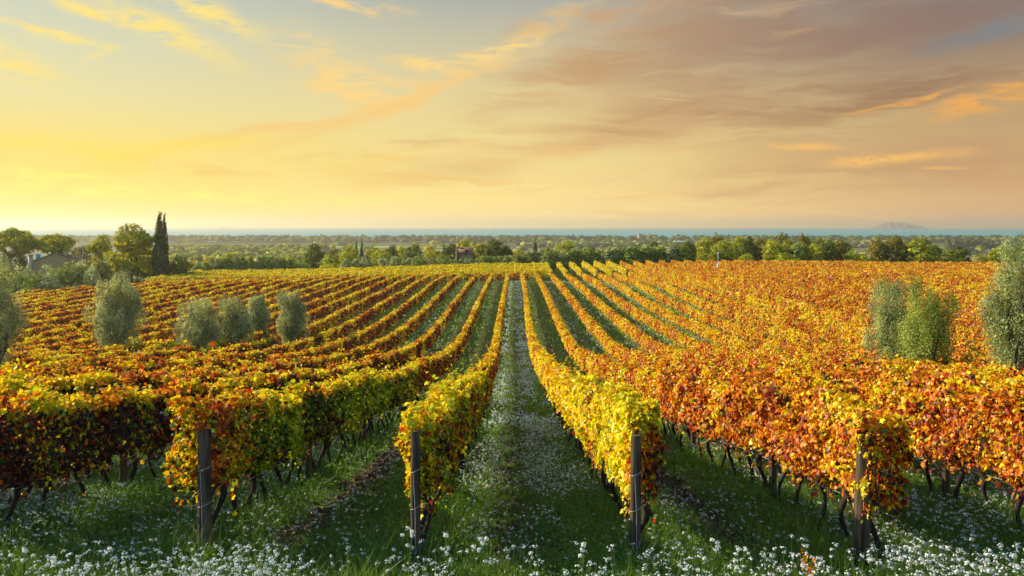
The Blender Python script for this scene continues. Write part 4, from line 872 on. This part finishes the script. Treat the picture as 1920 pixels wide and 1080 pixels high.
# ---------------------------------------------------------------- far woods on the plain
def lump(n, xs, ys, dia, hgt, pal, seed):
    """many rough crowns standing on the plain, one mesh: a wood seen from afar"""
    r_ = np.random.default_rng(seed); mb = MB(); nu, nv_ = 9, 5
    th = np.arange(nu) * 2 * pi / nu; ph = np.array([-.35, .1, .55, 1.0, 1.42])
    base_ = np.array([(cos(p_) * cos(t_), cos(p_) * sin(t_), sin(p_)) for p_ in ph for t_ in th])
    fq = np.array([(r * nu + j, r * nu + (j + 1) % nu, (r + 1) * nu + (j + 1) % nu, (r + 1) * nu + j) for r in range(nv_ - 1) for j in range(nu)])
    D_ = dia * r_.uniform(.6, 1.35, n); Hh = hgt * r_.uniform(.6, 1.25, n)
    S = np.stack([D_ / 2, D_ / 2, Hh * .5], 1); P = np.stack([xs, ys, H(xs, ys) + Hh * .48], 1)
    V = base_[None] * S[:, None] * (1 + r_.normal(0, .13, (n, len(base_), 1))) + P[:, None]
    cl = np.array(pal)[r_.integers(0, len(pal), n)] * r_.uniform(.8, 1.2, (n, 1))
    C = np.repeat(cl, len(fq), 0) * r_.uniform(.7, 1.3, (n * len(fq), 1))
    mb.add(V.reshape(-1, 3), (fq[None] + (np.arange(n) * len(base_))[:, None, None]).reshape(-1, 4), C)
    # fringe of leaf clumps so that the outlines are broken
    m_ = n * 16; k = r_.integers(0, n, m_); d = unit(r_.normal(size=(m_, 3))); d[:, 2] = np.abs(d[:, 2])
    cards(mb, P[k] + d * S[k] * r_.uniform(.9, 1.15, (m_, 1)), d + r_.normal(0, .4, (m_, 3)), dia * r_.uniform(.10, .22, m_), T_QUAD, cl[k] * r_.uniform(.7, 1.4, (m_, 1)))
    return mb
rw = np.random.default_rng(5)
n = 2600; Yw = rw.uniform(1690, 1885, n); Xw = rw.uniform(-1700, 1700, n)
tag(lump(n, Xw, Yw, 17, 12.6, G_CYP + G_DARK, 1).build('coastal_wood', M_TREE), 'long dark belt of coastal pine wood before the sea', 'wood', kind='stuff')
n = 1500; Yw = 520 + 620 * rw.random(n) ** .8; pxw = rw.uniform(225, 610, n); kk = (vn(PX(pxw, Yw) / 60, Yw / 90, 4) > .25); Yw, pxw = Yw[kk], pxw[kk]
tag(lump(len(Yw), PX(pxw, Yw), Yw, 15, 10, G_MID + G_DARK, 2).build('pine_wood', M_TREE), 'hazy green wood of round crowns on the plain at the left', 'wood', kind='stuff')
n = 900; Yw = rw.uniform(560, 1600, n); pxw = rw.uniform(590, 1960, n); kk = vn(PX(pxw, Yw) / 70, Yw / 50, 8) > .62; Yw, pxw = Yw[kk], pxw[kk]
tag(lump(len(Yw), PX(pxw, Yw), Yw, 14, 8.5, G_CYP + G_MID, 3).build('scattered_trees', M_TREE), 'scattered tree clumps among the far fields', 'trees', kind='stuff')
n = 420; Yw = rw.uniform(1180, 1230, n); pxw = rw.uniform(1775, 1960, n)
tag(lump(n, PX(pxw, Yw), Yw, 8, 13, G_CYP, 4).build('poplar_belt', M_TREE), 'dark straight belt of trees on the plain at the right', 'trees', kind='stuff')
n = 700; Yw = rw.uniform(1330, 1640, n); pxw = rw.uniform(980, 1700, n)
tag(lump(n, PX(pxw, Yw), Yw, 13, 8, G_CYP + G_OLD, 6).build('garden_trees', M_TREE), 'trees among the houses of the far town', 'trees', kind='stuff')

# ---------------------------------------------------------------- buildings
def gable_house(px, Y, wpx, eave_py, ridge_py, depth, label, wallm, roofm, gable_front=False, name='house', windows=(), chimney=None, rz=0.0, base=None, group=None, cat='house'):
    x = PX(px, Y); g = (float(H(x, Y)) if base is None else base) - .2; w = wpx / F * Y; he = PZ(eave_py, Y) - g; hr_ = PZ(ridge_py, Y) - g
    e = empty(name, (x, Y, g), rz); tag(e, label, cat, group); mb = MB(); a, d = w / 2, depth
    if gable_front:
        V = [(-a, 0, 0), (a, 0, 0), (a, d, 0), (-a, d, 0), (-a, 0, he), (a, 0, he), (a, d, he), (-a, d, he), (0, 0, hr_), (0, d, hr_)]
        mb.add(V, [(0, 1, 5, 4), (2, 3, 7, 6), (1, 2, 6, 5), (3, 0, 4, 7)]); mb.add(V, [(4, 5, 8), (6, 7, 9)]); mb.build('wall', wallm, e)
        rb = MB(); o = .35; t = .22; sl = (hr_ - he) / a
        for s_ in (-1, 1):
            p0 = np.array([s_ * (a + o), 0, he - o * sl + .03]); p1 = np.array([0, 0, hr_ + .03]); up = np.array([0, 0, t])
            V = [p0 + [0, -o, 0], p1 + [0, -o, 0], p1 + [0, d + o, 0], p0 + [0, d + o, 0]]; V += [v_ + up for v_ in V]
            rb.add(V, [(0, 1, 2, 3), (4, 7, 6, 5), (0, 4, 5, 1), (2, 6, 7, 3), (0, 3, 7, 4), (1, 5, 6, 2)])
        ro = rb.build('roof', roofm, e)
    else:
        V = [(-a, 0, 0), (a, 0, 0), (a, d, 0), (-a, d, 0), (-a, 0, he), (a, 0, he), (a, d, he), (-a, d, he), (-a, d / 2, hr_), (a, d / 2, hr_)]
        mb.add(V, [(0, 1, 5, 4), (2, 3, 7, 6), (1, 2, 6, 5), (3, 0, 4, 7)]); mb.add(V, [(5, 6, 9), (7, 4, 8)]); mb.build('wall', wallm, e)
        rb = MB(); o = .35; t = .22; sl = (hr_ - he) / (d / 2)
        for s_, yy in ((-1, 0), (1, d)):
            p0 = np.array([0, yy + s_ * o, he - o * sl + .03]); p1 = np.array([0, d / 2, hr_ + .03]); up = np.array([0, 0, t])
            V = [p0 + [-a - o, 0, 0], p1 + [-a - o, 0, 0], p1 + [a + o, 0, 0], p0 + [a + o, 0, 0]]; V += [v_ + up for v_ in V]
            rb.add(V, [(0, 1, 2, 3), (4, 7, 6, 5), (0, 4, 5, 1), (2, 6, 7, 3), (0, 3, 7, 4), (1, 5, 6, 2)])
        ro = rb.build('roof', roofm, e)
    for wx, wz, ww, wh in windows:
        f = MB(); box(f, wx - ww / 2 - .12, wx + ww / 2 + .12, -.06, .02, wz - .14, wz - .02); box(f, wx - ww / 2 - .12, wx + ww / 2 + .12, -.06, .02, wz + wh + .02, wz + wh + .14); wo_ = f.build('window', wallm, e)
        f = MB(); box(f, wx - ww / 2, wx + ww / 2, -.03, .03, wz, wz + wh); f.build('pane', M_DARK, wo_)
    if chimney:
        cx_, cy_, s_, ch = chimney; zt = hr_ - abs(cx_) * ((hr_ - he) / a if gable_front else 0) ; f = MB(); box(f, cx_ - s_, cx_ + s_, cy_ - s_, cy_ + s_, zt - .6, zt + ch); box(f, cx_ - s_ - .1, cx_ + s_ + .1, cy_ - s_ - .1, cy_ + s_ + .1, zt + ch + .002, zt + ch + .15); f.build('chimney', M_STONE, ro)
    return e
gable_house(104, 172, 76, 490, 476, 10, 'stone farmhouse gable with terracotta roof among olives and umbrella pines', M_STONE, M_TILE, True, 'farmhouse', windows=((-.9, 2.6, .8, 1.0), (2.0, 2.6, .8, 1.0)), chimney=(1.6, 3.0, .4, 1.0), rz=.42)
gable_house(867, 207, 44, 475, 466, 7, 'small stone house with tiled roof half hidden between the dark trees', M_STONE, M_TILE, False, 'stone_house', windows=((1.0, 5.2, .75, 1.3),), chimney=(-2.2, 3.4, .35, .9))
# wing of the farmhouse is not seen; antenna, pillar, banners, trellis around it
def pole(name, px, Y, top_py, r, label, cat, mat_, extra=None, group=None, n=8, part='pole'):
    x = PX(px, Y); g = float(H(x, Y)); h_ = PZ(top_py, Y) - g; e = empty(name, (x, Y, g)); tag(e, label, cat, group); mb = MB(); tube(mb, [(0, 0, -.2), (0, 0, h_ * .5), (0, 0, h_)], [r * 1.2, r, r * .85], n); mb.build(part, mat_, e)
    if extra:
        for nm, fn, mt in extra: mb = MB(); fn(mb, h_); mb.build(nm, mt, e)
    return e
def antenna_rods(mb, h):
    for dz, l_ in ((-.05, .9), (-.35, .7), (-.6, .5)): tube(mb, [(-l_, 0, h + dz), (l_, 0, h + dz)], .03, 5)
    tube(mb, [(0, -.9, h - .2), (0, .9, h - .2)], .03, 5)
def dish(mb, h):
    n = 14; th = np.arange(n) * 2 * pi / n; V = [(0, -.30, h - 1.0)] + [(-.15 + .42 * cos(t), -.12, h - 1.0 + .42 * sin(t)) for t in th] + [(0, -.36, h - 1.0)] + [(-.15 + .44 * cos(t), -.18, h - 1.0 + .44 * sin(t)) for t in th]
    mb.add(V, [(0, 1 + j, 1 + (j + 1) % n) for j in range(n)] + [(n + 1, n + 2 + (j + 1) % n, n + 2 + j) for j in range(n)])
pole('tv_antenna', 124, 178, 459, .05, 'rooftop aerial mast with dish above the farmhouse', 'antenna', M_WHITE, [('antenna_rods', antenna_rods, M_WHITE), ('satellite_dish', dish, M_WHITE)])
def lamp_head(mb, h): box(mb, -.35, .35, -.15, .15, h, h + .2)
pole('lamp_post', 155.5, 185, 461, .07, 'thin lamp post right of the farmhouse aerial', 'lamp post', M_WHITE, [('lamp_head', lamp_head, M_WHITE)])
x, Y = PX(57, 168), 168; g = float(H(x, Y)); e = empty('stone_pillar', (x, Y, g)); tag(e, 'pale square stone pillar left of the farmhouse', 'pillar'); mb = MB(); ht_ = PZ(477, Y) - g; box(mb, -.32, .32, -.32, .32, -.2, ht_ - .25); mb.build('shaft', M_PLASTER, e); mb = MB(); box(mb, -.42, .42, -.42, .42, ht_ - .247, ht_); mb.build('cap', M_PLASTER, e)
for px, lb in ((67.5, 'light blue hanging cloth on a pole, left one, by the farmhouse'), (89.5, 'light blue hanging cloth on a pole, right one, above the farmhouse roof')):
    def cloth(mb, h):
        xs = np.linspace(0, 1.2, 7); V = [(x_ + .05, .08 * sin(x_ * 4), h - .1 - .12 * x_) for x_ in xs] + [(x_ * .9 + .05, .08 * sin(x_ * 4 + .6), h - 1.5 + .3 * x_) for x_ in xs]
        V2 = [(a_, b_ + .02, c_) for a_, b_, c_ in V]
        mb.add(V, [(j, j + 1, j + 8, j + 7) for j in range(6)]); mb.add(V2, [(j, j + 7, j + 8, j + 1) for j in range(6)])
    pole('banner', px, 195, 475, .06, lb, 'banner', M_WHITE, [('cloth', cloth, M_BLUE)], 'blue cloths by the farmhouse')
# bare pergola poles
x, Y = PX(158, 172), 172; g = float(H(x, Y)); e = empty('pergola', (x, Y, g)); tag(e, 'pale bare pergola of slanting poles right of the farmhouse', 'pergola'); zt = PZ(487, Y) - g
for j in range(9):
    mb = MB(); xx = -2.6 + j * .65; tube(mb, [(xx, 0, zt - .5), (xx + .15, .4, zt + .35), (xx - .25, .8, zt + 1.0)], [.05, .05, .04], 6); mb.build('rod', M_PLASTER, e)
for j in (-2.7, .2, 2.9):
    mb = MB(); tube(mb, [(j, 0, -.2), (j, 0, zt + .2)], .10, 7); mb.build('leg', M_PLASTER, e)
mb = MB(); tube(mb, [(-2.9, 0, zt - .1), (3.1, 0, zt - .1)], .07, 6); mb.build('beam', M_PLASTER, e)
# utility pole by the small house
def crossarm(mb, h): box(mb, -.7, .7, -.06, .06, h - .5, h - .38); box(mb, -.5, .5, -.06, .06, h - 1.1, h - 1.0)
pole('utility_pole', 855.5, 192, 462, .13, 'brown wooden utility pole left of the small stone house', 'utility pole', M_PLASTER, [('crossarm', crossarm, M_POST)])
# weather station among the right vines
def wbox(mb, h):
    for k in range(4): tube(mb, [(0, 0, 1.9 + k * .16), (0, 0, 1.99 + k * .16)], [.2, .2], 10)
    box(mb, -.45, .1, -.3, -.12, 1.55, 1.85)
def wvane(mb, h): tube(mb, [(-.3, 0, h - .1), (.3, 0, h - .1)], .03, 5); tube(mb, [(0, 0, h), (0, 0, h + .35)], [.05, .02], 6)
pole('weather_station', 1346.5, 150, 473, .035, 'white weather station mast standing among the far right vines', 'weather station', M_WHITE, [('instrument_box', wbox, M_WHITE), ('wind_vane', wvane, M_WHITE)])
# far town
gable_house(1828, 1150, 15, 467, 463.5, 9, 'yellow house with tiled roof on the plain at the right', M_YPLASTER, M_TILE, True, 'house', group='far houses', windows=((0, 1.0, 1.6, 2.2),))
gable_house(1853, 1180, 17, 467, 463, 10, 'white house with red roof on the plain, right of the yellow one', M_WHITE, M_TILE, False, 'house', group='far houses', windows=((-3, 1.2, 1.4, 1.8), (3, 1.2, 1.4, 1.8)))
hp = []
def small_house(k):
    e = None; w, d, h, r_ = (9, 8, 5, 1.8) if k == 0 else (13, 9, 6.5, 2.0) if k == 1 else (20, 10, 4.5, 1.5); a = w / 2
    mb = MB(); V = [(-a, 0, 0), (a, 0, 0), (a, d, 0), (-a, d, 0), (-a, 0, h), (a, 0, h), (a, d, h), (-a, d, h), (-a, d / 2, h + r_), (a, d / 2, h + r_)]
    mb.add(V, [(0, 1, 5, 4), (2, 3, 7, 6), (1, 2, 6, 5), (3, 0, 4, 7)]); mb.add(V, [(5, 6, 9), (7, 4, 8)]); wm = mb.mesh('wall', M_PLASTER)
    mb = MB(); V = [(-a - .4, -.5, h - .1), (a + .4, -.5, h - .1), (a + .4, d / 2, h + r_ + .1), (-a - .4, d / 2, h + r_ + .1), (a + .4, d + .5, h - .1), (-a - .4, d + .5, h - .1)]; V += [(x_, y_, z_ + .3) for x_, y_, z_ in V]
    mb.add(V, [(0, 1, 2, 3), (3, 2, 4, 5), (6, 9, 8, 7), (9, 11, 10, 8), (0, 6, 7, 1), (5, 4, 10, 11), (1, 7, 8, 2), (2, 8, 10, 4), (0, 3, 9, 6), (3, 5, 11, 9)]); return wm, mb.mesh('roof', M_TILE)
SH = [small_house(k) for k in range(3)]
for j in range(46):
    Y = random.uniform(1330, 1640); px = random.choice([random.uniform(1005, 1320), random.uniform(1120, 1330), random.uniform(1590, 1650), random.uniform(1240, 1330)])
    x = PX(px, Y); wm, rm = SH[j % 3]; e = empty('house', (x, Y, float(H(x, Y)) - .1), random.uniform(-.7, .7)); tag(e, 'tiny pale tile-roofed house in the hazy far town before the sea', 'house', 'tiny houses of the far town'); s_ = random.uniform(.6, 1.0); e.scale = (s_, s_, s_ * 1.2)
    link('wall', wm, e); link('roof', rm, e)
# apartment tower, water towers, masts
x, Y = PX(1200.5, 1700), 1700; g = float(H(x, Y)); zt = PZ(437.5, Y) - g; e = empty('apartment_tower', (x, Y, g)); tag(e, 'tall pale apartment block rising above the coastal wood before the sea', 'building')
mb = MB(); box(mb, -4.6, 4.6, 0, 9, 0, zt - 3); mb.build('wall', M_PLASTER, e); mb = MB(); box(mb, -5, -.5, .5, 8.5, zt - 2.99, zt); box(mb, .6, 4.8, 1, 8, zt - 2.99, zt - 1); mb.build('penthouse', M_PLASTER, e)
for r in range(6):
    mb = MB(); box(mb, -3.6, 3.6, -.06, .05, zt - 5.6 - r * 3, zt - 4.2 - r * 3); mb.build('window_band', M_DARK, e)
def tank(mb, h): tube(mb, [(0, 0, h - 4), (0, 0, h - 3), (0, 0, h), (0, 0, h + .6)], [1.4, 5.2, 5.2, 1.0], 14)
pole('water_tower', 1270, 1690, 439, .9, 'mushroom-shaped water tower on the skyline of the coastal wood', 'water tower', M_CONC, [('tank', tank, M_CONC)], part='shaft')
def disc(mb, h): tube(mb, [(0, 0, h - 1.2), (0, 0, h)], [2.4, 2.4], 10)
pole('floodlight_mast', 1217, 1600, 437, .45, 'thin floodlight mast right of the far apartment block', 'mast', M_CONC, [('lamp_ring', disc, M_CONC)])
pole('radio_mast', 1062, 1690, 439, .5, 'thin bare mast on the far wood left of the apartment block', 'mast', M_CONC, [('tip', lambda mb, h: tube(mb, [(0, 0, h), (0, 0, h + 2)], [.3, .1], 6), M_CONC)])
gable_house(1285, 1400, 40, 453.5, 452.3, 14, 'long blue-roofed warehouse in the far town', M_PLASTER, M_SLATE, False, 'warehouse', cat='warehouse')

# ---------------------------------------------------------------- haze
HAZE = 1.7e-4
mb = MB(); box(mb, -6950, 6950, -55, 8560, -42.2, 38); m, q = newmat('haze'); v_ = q.n('ShaderNodeVolumePrincipled')
v_.inputs['Color'].default_value = (1.0, .90, .70, 1); v_.inputs['Density'].default_value = HAZE; v_.inputs['Anisotropy'].default_value = .5
o = q.n('ShaderNodeOutputMaterial'); q.link(v_.outputs[0], o.inputs['Volume'])
tag(mb.build('haze', m), 'thin golden evening haze over the plain', 'haze', kind='stuff')
